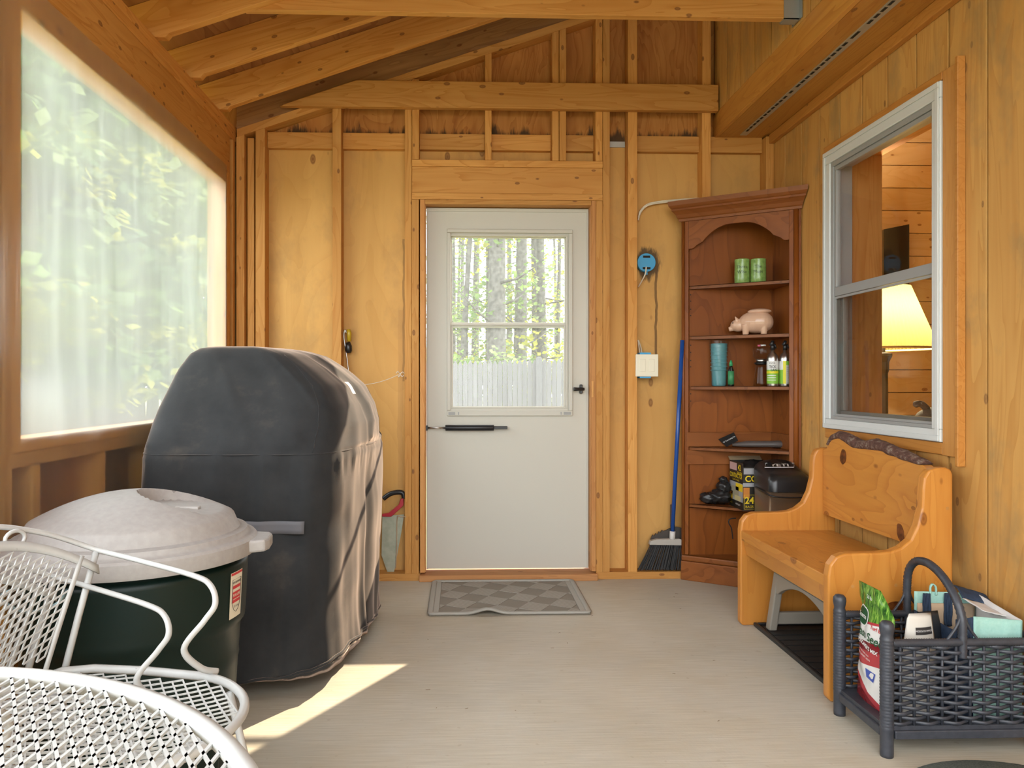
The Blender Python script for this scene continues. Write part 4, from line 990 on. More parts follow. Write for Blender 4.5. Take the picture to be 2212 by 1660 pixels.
for xx in (1.492, 1.563): wall((xx, 2.4165), (xx+0.026, 2.4175), 0.407, 0.406, 'strap', navy, 0.001, z0=0.30)
MB().tube(bez([(1.520, 2.421, 0.400), (1.519, 2.421, 0.425), (1.527, 2.421, 0.435), (1.537, 2.421, 0.425), (1.538, 2.421, 0.400)], 6), 0.003, 6, flat=1.8).build('hang_loop', teal, tot)
nb = empty('navy_bag', (1.665, 2.39, 0.36), 'folded navy and white cloth bag lying over the right rear of the tote bag', 'cloth bag')
m = MB(); m.grid(lambda u, v: Vector((1.605+0.095*u, 2.436-0.05*v+0.006*math.sin(u*5), 0.428-0.03*v*v-0.028*u+0.004*noise.noise((u*5, v*5, 1)))), 16, 8); m.build('navy_band', navy, nb, solid=0.004)
m = MB(); m.grid(lambda u, v: Vector((1.603+0.085*u, 2.386-0.10*v, 0.398-0.010*v-0.022*u+0.004*noise.noise((u*4, v*4, 3)))), 14, 8); m.build('white_flap', inn, nb, solid=0.003)

# ================================================================== CORNER CABINET
CLp, CRp = Vector((1.212, 4.180, 0)), Vector((1.736, 3.838, 0))
cdv = (CRp-CLp); CWd = cdv.length; cdv.normalize(); cnv = Vector((cdv.y, -cdv.x, 0))      # along the face / outwards
if cnv.y > 0: cnv = -cnv
def cf(s, o, z): return CLp+cdv*s+cnv*o+Vector((0, 0, z))
cab = empty('corner_cabinet', (1.55, 4.05, 0), 'tall reddish-brown open corner cabinet with arched top and shelves', 'cabinet')
CK, CH = M['cherry'], M['cherry_h']
def cbar(s0, s1, o0, o1, z0, z1, name, mat=CK, bevel=0.003):
    m = MB(); m.prism([cf(s0, o0, z0), cf(s1, o0, z0), cf(s1, o1, z0), cf(s0, o1, z0)], (0, 0, z1-z0)); return m.build(name, mat, cab, bevel)
cbar(0.0, 0.040, -0.022, 0.0, 0.14, 1.99, 'stile'); cbar(CWd-0.062, CWd-0.004, -0.022, 0.0, 0.14, 1.99, 'stile')
MB().tube([cf(CWd-0.026, 0.002, 0.14), cf(CWd-0.026, 0.002, 1.985)], 0.014, 12).build('half_column', CK, cab); MB().tube([cf(0.012, 0.002, 0.14), cf(0.012, 0.002, 1.985)], 0.008, 10).build('half_column', CK, cab)
# back panels against the two walls
m = MB(); m.box(1.215, 1.728, 4.176, 4.186, 0.02, 2.05); m.build('back_panel', CK, cab)
m = MB(); m.box(1.724, 1.736, 3.845, 4.175, 0.02, 2.05); m.build('back_panel', CK, cab)
ai, bi = Vector((1.232, 4.174, 0)), Vector((1.722, 3.862, 0))
for z in (1.627, 1.349, 1.072, 0.736, 0.420):
    tri = [cf(0.028, -0.024, z), cf(CWd-0.03, -0.024, z), Vector((1.722, 3.868, z)), Vector((1.722, 4.174, z)), Vector((1.24, 4.174, z))]
    MB().prism([p-Vector((0, 0, 0.018)) for p in tri], (0, 0, 0.018)).build('shelf', CH, cab, 0.002)
tri = [cf(0.01, -0.002, 0.137), cf(CWd-0.01, -0.002, 0.137), Vector((1.722, 4.174, 0.137))]
MB().prism([p-Vector((0, 0, 0.02)) for p in tri], (0, 0, 0.02)).build('base_shelf', CH, cab)
for z in (0.738, 0.64):
    box('back_rail', CH, 1.235, 1.722, 4.158, 4.1755, z, z+0.08, cab, 0.002); box('back_rail', CH, 1.708, 1.7235, 3.87, 4.157, z, z+0.08, cab, 0.002)
# plinth
cbar(0.0, CWd-0.003, -0.02, 0.012, 0.0, 0.105, 'plinth', CH, 0.004); cbar(0.0, CWd-0.003, -0.02, 0.006, 0.105, 0.137, 'plinth_moulding', CH, 0.008)
# arched valance
N_ = 28; s0, s1 = 0.040, CWd-0.062; vp = [cf(s0, -0.018, 1.992), cf(s1, -0.018, 1.992)]
def arch_z(t):
    e = min(t, 1-t)
    if e < 0.045: return 1.832
    if e < 0.13: return 1.832+0.026*math.sin((e-0.045)/0.085*math.pi/2)
    if e < 0.15: return 1.862
    return 1.866+0.082*math.sin(min(1.0, (e-0.15)/0.28)*math.pi/2)**0.8
low = [cf(s1+(s0-s1)*i/60, -0.018, arch_z(i/60)) for i in range(61)]
MB().prism(vp+low, cnv*0.016).build('valance', CH, cab, 0.001)
# cornice profile swept along the face with short returns
cp = [(0.0, 1.985), (0.012, 1.985), (0.014, 1.998), (0.020, 2.003), (0.028, 2.020), (0.044, 2.036), (0.050, 2.040), (0.050, 2.050), (0.056, 2.054), (0.066, 2.066), (0.068, 2.078), (0.070, 2.090), (0.0, 2.090)]
m = MB(); vs = []; n = len(cp)
for (sbase, e) in ((0.0, -1), (CWd-0.004, 0.8)):
    for (o, z) in cp: vs.append(cf(sbase+e*o*0.8, o, z))
m.add(vs, [tuple(range(n-1, -1, -1)), tuple(range(n, 2*n))]+[(i, (i+1) % n, (i+1) % n+n, i+n) for i in range(n)], False).build('cornice', CH, cab, weld=True)
MB().prism([cf(0, 0, 2.05), cf(CWd-0.006, 0, 2.05), Vector((1.735, 4.185, 2.05)), Vector((1.22, 4.185, 2.05))], (0, 0, 0.03)).build('top_board', CH, cab)
pinm = plain('pin_hole', (0.02, 0.01, 0.005), 0.8)
ph = None
for z in (1.58, 1.545, 1.50, 1.465, 1.30, 1.26, 1.215, 1.18, 1.03, 0.99):
    if ph is None: ph = box('pin_hole', pinm, 1.260, 1.266, 4.1745, 4.1758, z-0.003, z+0.003, cab); pz = z
    else: clone(ph, cab, (0, 0, z-pz))
def cpt(u, back):
    """point behind the cabinet face on the sight line of pixel column u"""
    a = (u-CX)/F; d = Vector((a*cP+sP, cP-a*sP, 0)); d.normalize()
    t = (CLp.dot(cnv))/(d.dot(cnv)); return d*(t+back)
def pxm(p): return F/(p.x*sP+p.y*cP)      # pixels per metre there
# canisters
glz = mottled('glaze_green', (0.17, 0.30, 0.075), (0.27, 0.42, 0.12), 70, 0.16, bump=0.1)
for (u, w, h, txt, lab_) in ((1603, 32, 54, ('Three', 'Wise'), 'green glazed canister lettered Three Wise, left of the pair on the top shelf'), (1638, 33, 53, ('The', 'Muse'), 'green glazed canister beside the corner, right of the pair on the top shelf')):
    p = cpt(u, 0.085 if u < 1620 else 0.10); k = pxm(p); r = w/k/2; hh = h/k; c = Vector((p.x, p.y, 1.627))
    e = empty('canister', c, lab_, 'canister', 'green canisters on the top shelf')
    MB().lathe([(r*0.93, 0), (r*0.98, 0.004), (r*1.0, hh*0.25), (r*0.965, hh*0.8), (r*0.98, hh*0.93), (r*0.965, hh*0.96), (r*0.99, hh*0.985), (r*0.9, hh), (r*0.86, hh*0.99), (0, hh*0.985)], 32, c).build('jar', glz, e)
    fd = (Vector((0, 0, 0))-Vector((c.x, c.y, 0))).normalized(); sd_ = Vector((-fd.y, fd.x, 0))
    for i, tx in enumerate(txt):
        def mp_(a, b, c=c, r=r, fd=fd, sd_=sd_, zz=hh*(0.66-0.2*i)):
            an = a/r; return c+fd*math.cos(an)*(r+0.001)+sd_*math.sin(an)*(r+0.001)*(1)+Vector((0, 0, zz+b))
        lettering('lettering', tx, 0.024, mp_, plain('glaze_dark', (0.03, 0.06, 0.015), 0.3), e)
# pig jar
pg = cpt(1630, 0.10); k = pxm(pg); Zp = 1.349; pigm = plain('glaze_pink', (0.66, 0.43, 0.30), 0.14)
pig = empty('pig_jar', (pg.x, pg.y, Zp), 'glossy pale pink pig-shaped cookie jar on the second shelf', 'jar')
rd = Vector((0, 0, 0))-Vector((pg.x, pg.y, 0)); rd.normalize(); side = Vector((-rd.y, rd.x, 0))*-1     # side = to the right in view
if side.x < 0: side = -side
def pgp(a, d, h): return Vector((pg.x, pg.y, Zp))+side*(a/k)-rd*(d/k)+Vector((0, 0, h/k))
Rm = Matrix((side, -rd, Vector((0, 0, 1)))).transposed()
def el(mb, a, d, h, ra, rd_, rh, n=20): mb.ellipsoid(pgp(a, d, h), (ra/k, rd_/k, rh/k), n, 12, Rm)
m = MB(); el(m, 2, 0, 28, 36, 27, 24); el(m, 12, 0, 28, 27, 26, 24); el(m, -33, 0, 22, 17, 15, 14); m.tube([pgp(-44, 0, 16), pgp(-53, 0, 14)], [6/k, 5.4/k], 12)
for (a, d) in ((-18, -13), (-18, 13), (19, -14), (19, 14)): m.tube([pgp(a, d, 22), pgp(a, d, 8), pgp(a, d, 0.3)], [9/k, 7/k, 6.4/k], 12)
for d in (-8, 8): m.tube([pgp(-35, d, 32), pgp(-40, d*1.2, 41)], [5/k, 0.8/k], 8)
pb = m.build('body', pigm, pig); rm_ = pb.modifiers.new('r', 'REMESH'); rm_.mode = 'VOXEL'; rm_.voxel_size = 0.0026; rm_.use_smooth_shade = True
sm_ = pb.modifiers.new('s', 'SMOOTH'); sm_.iterations = 5; sm_.factor = 0.5
m = MB(); m.ellipsoid(pgp(10, 0, 51), (25/k, 20/k, 6.5/k), 20, 10, Rm); m.build('lid', pigm, pig)
for d in (-11,): m = MB(); m.ellipsoid(pgp(-44.5, -10.5, 27), (1.4/k,)*3, 8, 6); m.build('eye', dk, pig)
# third shelf : packet of cups, dropper bottle, jar, two spray bottles
def cyl_thing(name, label, cat, u, w, prof, mat, back, z, n=24, group=None):
    p = cpt(u, back); k = pxm(p); c = Vector((p.x, p.y, z)); e = empty(name, c, label, cat, group); return e, c, k
ZS = 1.072
e, c, k = cyl_thing('cup_packet', 'stack of teal plastic cups wrapped in clear film on the third shelf', 'cups', 1553, 36, None, None, 0.07, ZS)
tl_ = plain('cup_teal', (0.10, 0.30, 0.34), 0.3)
MB().lathe([(0, 0.001), (13/k, 0.001), (14.5/k, 4/k), (16/k, 60/k), (17/k, 88/k), (17.2/k, 92/k), (15.5/k, 92/k), (13/k, 50/k), (0, 50/k)], 24, c).build('cups', tl_, e)
for i in range(7): MB().lathe([(16.4/k, 0), (17.6/k, 0.001), (17.6/k, 0.004), (16.4/k, 0.005)], 24, c+Vector((0, 0, (34+i*8)/k))).build('cup_rim', tl_, e)
m = MB(); m.grid(lambda u, v: c+Vector(((15+4*v+1.2*math.sin(u*40+v*9))/k*math.cos(u*6.2832), (15+4*v+1.2*math.sin(u*40+v*9))/k*math.sin(u*6.2832), (0.5+98*v)/k)), 48, 10); m.build('film', M['jar_clear'], e)
e, c, k = cyl_thing('dropper_bottle', 'small dark bottle with a green cap beside the teal cups', 'bottle', 1579, 12, None, None, 0.06, ZS)
MB().lathe([(0, 0), (6/k, 0), (6.3/k, 2/k), (6.3/k, 34/k), (3.2/k, 42/k), (3/k, 45/k), (0, 45/k)], 18, c).build('bottle_body', plain('dark_glass', (0.012, 0.014, 0.012), 0.1), e)
MB().lathe([(0, 44/k), (3.6/k, 44/k), (3.4/k, 50/k), (1.6/k, 56/k), (0, 57/k)], 14, c).build('cap', plain('cap_green', (0.03, 0.32, 0.12), 0.4), e)
MB().lathe([(6.5/k, 4/k), (6.5/k, 33/k)], 18, c).build('label_wrap', plain('label_green', (0.05, 0.25, 0.10), 0.5), e)
e, c, k = cyl_thing('glass_jar', 'clear waisted glass jar with lid behind the spray bottles', 'jar', 1645, 36, None, None, 0.13, ZS)
MB().lathe([(0, 0.5/k), (17/k, 0.5/k), (17/k, 8/k), (12/k, 40/k), (12/k, 47/k)], 28, c).build('lower_glass', M['jar_clear'], e)
MB().lathe([(12.6/k, 47/k), (15/k, 49/k), (15/k, 51/k), (12.4/k, 52/k)], 28, c).build('collar', M['black_plastic'], e); MB().lathe([(12/k, 52/k), (12/k, 59/k)], 28, c).build('metal_band', M['steel'], e)
MB().lathe([(13/k, 59/k), (17.5/k, 64/k), (18.5/k, 80/k), (18/k, 84/k), (0, 85/k)], 28, c).build('upper_glass', M['jar_clear'], e)
m = MB(); m.tube([c+side*(-8/k)+Vector((0, 0, 88/k)), c+side*(-2/k)+Vector((0, 0, 88.5/k))], 2.4/k, 8); m.build('pink_eraser', plain('eraser', (0.65, 0.12, 0.2), 0.5), e); m = MB(); m.tube([c+side*(-2/k)+Vector((0, 0, 88.5/k)), c+side*(9/k)+Vector((0, 0, 89/k))], 1.8/k, 8); m.build('white_stub', wh, e)
for (u, bk2, lab_, rotl) in ((1669, 0.055, 'aluminium spray bottle with tick repellent label, left of the pair on the third shelf', 0.0), (1696, 0.075, 'aluminium spray bottle showing its back label, right of the pair on the shelf', 0.9)):
    e, c, k = cyl_thing('spray_bottle', lab_, 'bottle', u, 24, None, None, bk2, ZS, group='spray bottles on the third shelf')
    MB().lathe([(0, 0), (11.5/k, 0), (12/k, 2/k), (12/k, 60/k), (10/k, 68/k), (4.2/k, 74/k), (4/k, 80/k), (0, 80/k)], 24, c).build('bottle_body', M['steel'], e)
    m = MB(); m.lathe([(0, 79/k), (4.6/k, 79/k), (4.6/k, 86/k), (4/k, 90/k), (0, 92/k)], 14, c); m.tube([c+Vector((0, 0, 88/k))-side*(3/k), c+Vector((0, 0, 99/k))+side*(1/k)], [4.6/k, 3.2/k], 8); m.tube([c+side*(4/k)+Vector((0, 0, 92/k)), c+side*(7/k)+Vector((0, 0, 82/k))], 1.5/k, 6); m.build('trigger', M['black_plastic'], e)
    fd = -c.copy(); fd.z = 0; fd.normalize(); sd2 = Vector((-fd.y, fd.x, 0)); sd2 = sd2 if sd2.x > 0 else -sd2
    R_ = 12.25/k
    def lp(a, b, c=c, R_=R_, fd=fd, sd2=sd2, o=0.0): return c+fd*math.cos(a)*(R_+o)+sd2*math.sin(a)*(R_+o)+Vector((0, 0, b))
    gA, gB, gC, gD = plain('lab_white', (0.70, 0.71, 0.68), 0.5), plain('lab_green', (0.22, 0.50, 0.05), 0.5), plain('lab_yellow', (0.72, 0.66, 0.02), 0.5), plain('lab_greytext', (0.52, 0.52, 0.47), 0.5)
    def band(a0, a1, z0, z1, mt_, o): MB().grid(lambda u, v: lp(a0+(a1-a0)*u, (z0+(z1-z0)*v)/k, o=o), 14, 1).build('label_band', mt_, e)
    if rotl == 0.0:
        band(-1.7, 1.7, 6, 36, gB, 0.0002); band(-1.7, 1.7, 36, 55, gA, 0.0002); band(-1.5, 1.2, 28, 33, gC, 0.0006)
        lettering('lettering', 'YAYA', 5/k, lambda a, b: lp(-0.1+a/R_, 50/k+b, o=0.001), dk, e); lettering('lettering', 'TICK', 8/k, lambda a, b: lp(0.0+a/R_, 42/k+b, o=0.001), dk, e, 0.0003, sx=0.8); lettering('lettering', 'BAN', 8/k, lambda a, b: lp(0.2+a/R_, 35/k+b, o=0.001), dk, e, 0.0003, sx=0.8)
        for zz in (23, 18, 13): band(-1.1, 0.6, zz, zz+1.6, gA, 0.0006)
    else:
        band(-1.7, -0.35, 6, 36, gB, 0.0002); band(-1.7, -0.35, 36, 55, gA, 0.0002); band(-0.35, 0.15, 6, 55, gC, 0.0002); band(0.15, 1.7, 6, 46, gD, 0.0002); band(0.15, 1.7, 46, 55, gB, 0.0002)
        for i in range(8): band(0.25, 1.3, 9+i*4.4, 10+i*4.4, plain('lab_rule', (0.33, 0.33, 0.30), 0.6), 0.0006)
# fourth shelf : carded tool in a sleeve
Z4 = 0.736; p = cpt(1580, 0.10); k = pxm(p); c = Vector((p.x, p.y, Z4))
e = empty('carded_tool', c, 'black hang card with a clear sleeved tool lying on the fourth shelf', 'packaged tool')
def c4(a, h, d=0.0): return c+side*(a/k)-rd*(d/k)+Vector((0, 0, h/k))
crd = MB().prism([c4(-10, 1), c4(14, 15), c4(5, 33), c4(-27, 17)], -rd*0.002).build('card', plain('card_black', (0.010, 0.008, 0.007), 0.75, 0, 0.2), e)
ca_, cb_ = (c4(14, 15)-c4(-10, 1)).normalized(), (c4(-27, 17)-c4(-10, 1)).normalized()
o0 = c4(-5, 17)+rd*0.002
lettering('lettering', '12" Tool-Caddy Tie', 4.4/k, lambda a, b: o0+ca_*a+cb_*b*0.9, wh, crd, sx=0.8)
m = MB(); m.tube([c4(2, 6), c4(30, 8, 2), c4(70, 9, 2), c4(104, 10, 2), c4(118, 8, 2)], [3/k, 7/k, 7/k, 8/k, 3/k], 10, flat=1.6); m.build('sleeve', plain('sleeve_grey', (0.10, 0.085, 0.078), 0.3, 0, 0.3), e)
# fifth shelf : black bag bundle, box of contractor bags
Z5 = 0.420
bb = mottled('bag_black', (0.010, 0.010, 0.011), (0.020, 0.019, 0.020), 30, 0.32, bump=0.6)
p = cpt(1549, 0.055); k = pxm(p); c = Vector((p.x, p.y, Z5)); e = empty('black_bundle', c, 'crumpled black plastic bundle at the left of the fifth shelf', 'plastic bag')
m = MB()
def crump(a, d, h, ra, rd_, rh, sd):
    n0 = len(m.v); m.ellipsoid(c+side*(a/k)-rd*(d/k)+Vector((0, 0, h/k)), (ra/k, rd_/k, rh/k), 22, 14, Rm)
    cc = c+side*(a/k)-rd*(d/k)+Vector((0, 0, h/k))
    for i in range(n0, len(m.v)):
        v = Vector(m.v[i]); dd = v-cc; m.v[i] = tuple(cc+dd*(1+0.34*noise.noise(dd*70+Vector((sd, sd, 0)))+0.2*noise.noise(dd*160)))
crump(-18, 0, 14, 17, 14, 12, 1); crump(6, 0, 18, 22, 18, 15, 5); crump(14, 4, 38, 15, 13, 15, 9); crump(12, 2, 54, 9, 7, 7, 13)
zmin = min(v[2] for v in m.v); m.v = [(x, y, Z5+0.001+(z-Z5)*1.0+max(0, Z5-zmin)) if z-zmin >= 0 else (x, y, z) for x, y, z in m.v]
m.build('bundle', bb, e)
bx0, bx1, by0, by1, bz0, bz1 = 1.466, 1.645, 3.932, 4.130, Z5+0.001, 0.668
e = empty('trash_bag_box', ((bx0+bx1)/2, (by0+by1)/2, bz0), 'open black and yellow cardboard box of contractor trash bags on the fifth shelf', 'box')
ck, yl, og = plain('carton_black', (0.018, 0.016, 0.012), 0.45), plain('print_yellow', (0.75, 0.56, 0.02), 0.45), plain('print_orange', (0.55, 0.20, 0.03), 0.5); cdb = plain('cardboard', (0.36, 0.26, 0.15), 0.8); gy = plain('print_grey', (0.35, 0.35, 0.36), 0.5)
m = MB(); th_ = 0.003
m.box(bx0, bx1, by0, by0+th_, bz0, bz1-0.02); m.box(bx0, bx1, by1-th_, by1, bz0, bz1); m.box(bx0, bx0+th_, by0+th_, by1-th_, bz0, bz1); m.box(bx1-th_, bx1, by0+th_, by1-th_, bz0, bz1); m.box(bx0+th_, bx1-th_, by0+th_, by1-th_, bz0, bz0+th_)
m.build('carton', ck, e)
MB().prism([(bx0, by1-0.001, bz1), (bx1, by1-0.001, bz1), (bx1, by1+0.03, bz1+0.02), (bx0, by1+0.03, bz1+0.02)], (0, 0.002, 0.002)).build('flap', cdb, e)
m = MB(); n0 = 0; m.ellipsoid(((bx0+bx1)/2, (by0+by1)/2, bz1-0.04), (0.07, 0.07, 0.05), 18, 10); m.v = [tuple(Vector(v)*(1)+Vector((0, 0, 0.012*noise.noise(Vector(v)*60)))) for v in m.v]; m.build('rolled_bags', bb, e)
def fl(a, b, o=0.0006): return Vector((bx0-o, (by0+by1)/2-a, bz0+b))          # side facing -X (left in view)
def ff(a, b, o=0.0006): return Vector((bx0+a, by0-o, bz0+b))                    # side facing the porch
def patch(fn, a0, a1, b0, b1, mt_, nm='print_patch', o=0.0006): MB().add([fn(a0, b0, o), fn(a1, b0, o), fn(a1, b1, o), fn(a0, b1, o)], [(0, 1, 2, 3)]).build(nm, mt_, e)
hw = (by1-by0)/2
patch(fl, -hw+0.004, 0.012, 0.200, 0.240, plain('print_pink', (0.55, 0.36, 0.34), 0.5)); patch(fl, -hw, hw, 0.0, 0.138, gy); patch(fl, -0.005, hw-0.002, 0.095, 0.135, yl, o=0.001); patch(fl, -hw+0.03, 0.04, 0.055, 0.115, plain('print_olive', (0.33, 0.30, 0.20), 0.6), o=0.001); patch(fl, -hw, -0.05, 0.035, 0.085, og, o=0.001); patch(fl, -hw, hw, 0.0, 0.040, ck, o=0.0013); patch(fl, -0.02, 0.07, 0.042, 0.068, plain('print_sand', (0.52, 0.45, 0.22), 0.6), o=0.0014)
lettering('lettering', '42', 0.042, lambda a, b: fl(0.052+a, 0.218+b, 0.0016), yl, e, 0.001); lettering('lettering', 'GALLON', 0.018, lambda a, b: fl(0.052+a, 0.190+b, 0.0016), yl, e, 0.0004)
lettering('lettering', 'CONTRACTOR', 0.034, lambda a, b: fl(a, 0.172+b, 0.0016), yl, e, 0.0006, sx=0.78); lettering('lettering', 'CLEAN-UP BAGS', 0.014, lambda a, b: fl(a, 0.150+b, 0.0016), yl, e)
lettering('lettering', '24', 0.040, lambda a, b: fl(-0.07+a, 0.052+b, 0.0018), yl, e, 0.001); lettering('lettering', 'BAGS', 0.014, lambda a, b: fl(-0.07+a, 0.022+b, 0.0018), yl, e); lettering('lettering', 'HEAVY DUTY', 0.012, lambda a, b: fl(0.03+a, 0.022+b, 0.0018), wh, e)
patch(ff, 0.004, 0.08, 0.190, 0.222, gy); patch(ff, 0.0, 0.17, 0.125, 0.145, gy); patch(ff, 0.002, 0.035, 0.065, 0.12, og, o=0.001)
lettering('lettering', 'CONTRACTOR', 0.045, lambda a, b: ff(0.010+a, 0.165+b, 0.0016), yl, e, 0.001, 'LEFT'); lettering('lettering', '42 GALLON', 0.036, lambda a, b: ff(0.090+a, 0.212+b, 0.0016), yl, e, 0.0006, 'LEFT', sx=0.5)
lettering('lettering', '24', 0.050, lambda a, b: ff(0.034+a, 0.052+b, 0.0016), yl, e, 0.001); lettering('lettering', 'BAGS', 0.018, lambda a, b: ff(0.034+a, 0.020+b, 0.0016), yl, e)
MB().tube([ff(a, b, 0.001) for a, b in ((0.006, 0.008), (0.062, 0.008), (0.062, 0.082), (0.006, 0.082))], 0.0012, 4, closed=True).build('print_frame', yl, e)
# lidded bin in front of the cabinet
cx0, cx1, cy0, cy1 = 1.508, 1.722, 3.680, 3.922
e = empty('lidded_bin', ((cx0+cx1)/2, (cy0+cy1)/2, 0), 'bronze metal bin with a rounded black lid between bench and cabinet', 'bin')
bz = plain('bronze', (0.20, 0.135, 0.085), 0.3, 0.7)
def rrect(x0, x1, y0, y1, r, n=6):
    out = []
    for (cx_, cy_, a0) in ((x1-r, y1-r, 0), (x0+r, y1-r, 90), (x0+r, y0+r, 180), (x1-r, y0+r, 270)):
        for i in range(n+1): a = math.radians(a0+90*i/n); out.append((cx_+r*math.cos(a), cy_+r*math.sin(a)))
    return out
rp = rrect(cx0+0.003, cx1-0.003, cy0+0.003, cy1-0.003, 0.035)
MB().prism([(x, y, 0.0) for x, y in rp], (0, 0, 0.552), True).build('bin_body', bz, e)
m = MB(); rp = rrect(cx0, cx1, cy0, cy1, 0.038); nlp = len(rp); vs = []
lvl = [(0, 0.553), (0, 0.620), (0.006, 0.640), (0.016, 0.652), (0.030, 0.660), (0.060, 0.667)]
for (ins, z) in lvl:
    for (x, y) in rp:
        cxm, cym = (cx0+cx1)/2, (cy0+cy1)/2
        vs.append((x-math.copysign(min(ins, abs(x-cxm)), x-cxm), y-math.copysign(min(ins, abs(y-cym)), y-cym), z+(0.22*(y-cym)+0.004 if z > 0.61 else 0)))
fs = [(i*nlp+k, i*nlp+(k+1) % nlp, (i+1)*nlp+(k+1) % nlp, (i+1)*nlp+k) for i in range(len(lvl)-1) for k in range(nlp)]+[tuple((len(lvl)-1)*nlp+k for k in range(nlp)), tuple(range(nlp-1, -1, -1))]
m.add(vs, fs, True); ld = m.build('bin_lid', M['black_plastic'], e); ld.modifiers.new('es', 'EDGE_SPLIT').split_angle = math.radians(50)
def tl(a, b): return Vector((1.605+a+0.35*b, 3.800+b, 0.6735+0.22*(b-0.001)))
lettering('lettering', 'YETI', 0.050, lambda a, b: tl(a, b*1.1), wh, ld, 0.001, sx=1.0)
MB().tube([tl(a, b) for a, b in ((-0.078, -0.032), (0.070, -0.032), (0.078, 0.032), (-0.070, 0.032))], 0.0016, 4, closed=True).build('logo_frame', wh, ld)
wh_ = bez([(cx0-0.001, cy1-0.06, 0.555), (cx0-0.004, cy0+0.05, 0.545), (cx0+0.01, cy0-0.003, 0.535), (cx0+0.08, cy0-0.005, 0.528), (cx1-0.05, cy0-0.004, 0.528)], 6)
MB().tube(wh_, 0.0035, 6).build('wire_handle', M['black_metal'], e)
# hook hanging below the fifth shelf
hk = MB().tube(bez([P(1590, 1120, y=3.99), P(1577, 1122, y=3.99), P(1574, 1130, y=3.99), P(1580, 1142, y=3.99), P(1583, 1165, y=3.99)], 6), 0.003, 6).build('wire_hook', M['black_metal']); tag(hk, 'small dark wire hook hanging below the fifth cabinet shelf', 'hook')

# ================================================================== SMALL THINGS ON THE BACK WALL
YB = YP-0.003
# round ceiling-style box
p = P(1397, 567, y=4.235); r = 20/pxm(p)
e = empty('junction_box', (p.x, YB, p.z), 'round blue electrical box screwed to the plywood beside the cabinet', 'electrical box')
m = MB(); m.tube([(p.x, YB, p.z), (p.x, 4.238, p.z)], r, 28); m.build('box_body', M['box_blue'], e, 0.002)
for (ax, az, w, h) in ((0, 0.62, 0.020, 0.012), (0, -0.62, 0.022, 0.012)):
    box('slot', M['void'], p.x+ax*r-w, p.x+ax*r+w, 4.2365, 4.2378, p.z+az*r-h/2, p.z+az*r+h/2, e)
box('screw_lug', M['box_blue'], p.x-0.004, p.x+0.006, 4.24, YB, p.z-r-0.016, p.z-r+0.004, e)
# outlet plate
a, b = P(1372, 766, y=4.19), P(1421, 814, y=4.19)
e = empty('outlet', ((a.x+b.x)/2, 4.19, b.z), 'square ivory outlet plate mounted on the stud beside the broom', 'outlet')
box('cover_plate', M['ivory'], a.x, b.x, 4.176, 4.1835, b.z, a.z, e, 0.003)
box('blue_box', M['box_blue'], a.x+0.025, b.x-0.04, 4.184, YB, b.z-0.008, a.z+0.010, e)
for i in (-1, 1): box('outlet_face', M['ivory'], (a.x+b.x)/2+0.025*i-0.016, (a.x+b.x)/2+0.025*i+0.016, 4.1735, 4.1765, (a.z+b.z)/2-0.035, (a.z+b.z)/2+0.035, e, 0.003)
# cables
e = MB()
for d in (0, 1): e.tube(bez([P(1379, 470+6*d, y=4.26), P(1384, 455+4*d, y=4.255), P(1400, 441+3*d, y=4.25), P(1430, 435+3*d, y=4.25), P(1475, 431+3*d, y=4.25), P(1535, 427+3*d, y=4.25)], 8), 0.0042, 8)
tag(e.build('electrical_cable', M['cable']), 'pair of cream cables curving from the stud to behind the cabinet top', 'cable')
tag(MB().tube(bez([P(1396, 577, y=4.232), P(1394, 592, y=4.215), P(1386, 608, y=4.235), P(1379, 620, y=4.26)], 8), 0.004, 8).build('electrical_cable', M['cable']), 'short cream cable hanging out of the round blue box', 'cable')
e = MB()
for d in (0, 4): e.tube(bez([P(1378+d*0.3, 735, y=4.262), P(1380+d, 750, y=4.255), P(1383+d, 768, y=4.23)], 6), 0.0035, 8)
tag(e.build('electrical_cable', M['cable']), 'pair of cream cables entering the top of the outlet box', 'cable')
# broom with dustpan
br = empty('broom', P(1440, 1235, y=4.215), 'broom with blue handle and black bristles leaning beside the cabinet', 'broom')
blu = plain('handle_blue', (0.012, 0.07, 0.30), 0.25)
MB().tube([P(1452, 1158, y=4.205), P(1474, 735, y=4.165)], 0.0115, 14).build('handle', blu, br)
MB().tube([P(1452, 1166, y=4.205), P(1453, 1148, y=4.205)], 0.016, 12).build('socket', plain('broom_white', (0.62, 0.60, 0.56), 0.4), br)
hd = [P(1403, 1178, y=4.19), P(1405, 1170, y=4.19), P(1420, 1166, y=4.19), P(1470, 1165, y=4.19), P(1476, 1170, y=4.19), P(1476, 1179, y=4.19)]
MB().prism(hd, (0, 0.035, 0)).build('head', plain('broom_grey', (0.42, 0.39, 0.34), 0.45), br, 0.003)
m = MB(); bm_ = plain('bristle', (0.022, 0.022, 0.022), 0.6)
for i in range(30):
    for j in range(3):
        t = (i+random.random()*0.6)/30
        a_ = P(1405+70*t, 1178, y=4.195+0.010*j); b_2 = P(1379+92*t+random.uniform(-2, 2), 1233+random.uniform(-3, 0), y=4.188+0.014*j)
        b_2.z = max(b_2.z, 0.042); m.tube([a_, b_2], [0.0022, 0.0030], 4)
tag(m.build('bristles', bm_, br), kind='stuff')
dpn = empty('dustpan', P(1440, 1170, y=4.235), 'dark grey comb-edged dustpan standing behind the broom head', 'dustpan')
pts = [P(1475, 1185, y=4.235), P(1475, 1142, y=4.235), P(1462, 1139, y=4.235), P(1452, 1140, y=4.235), P(1440, 1146, y=4.235)]
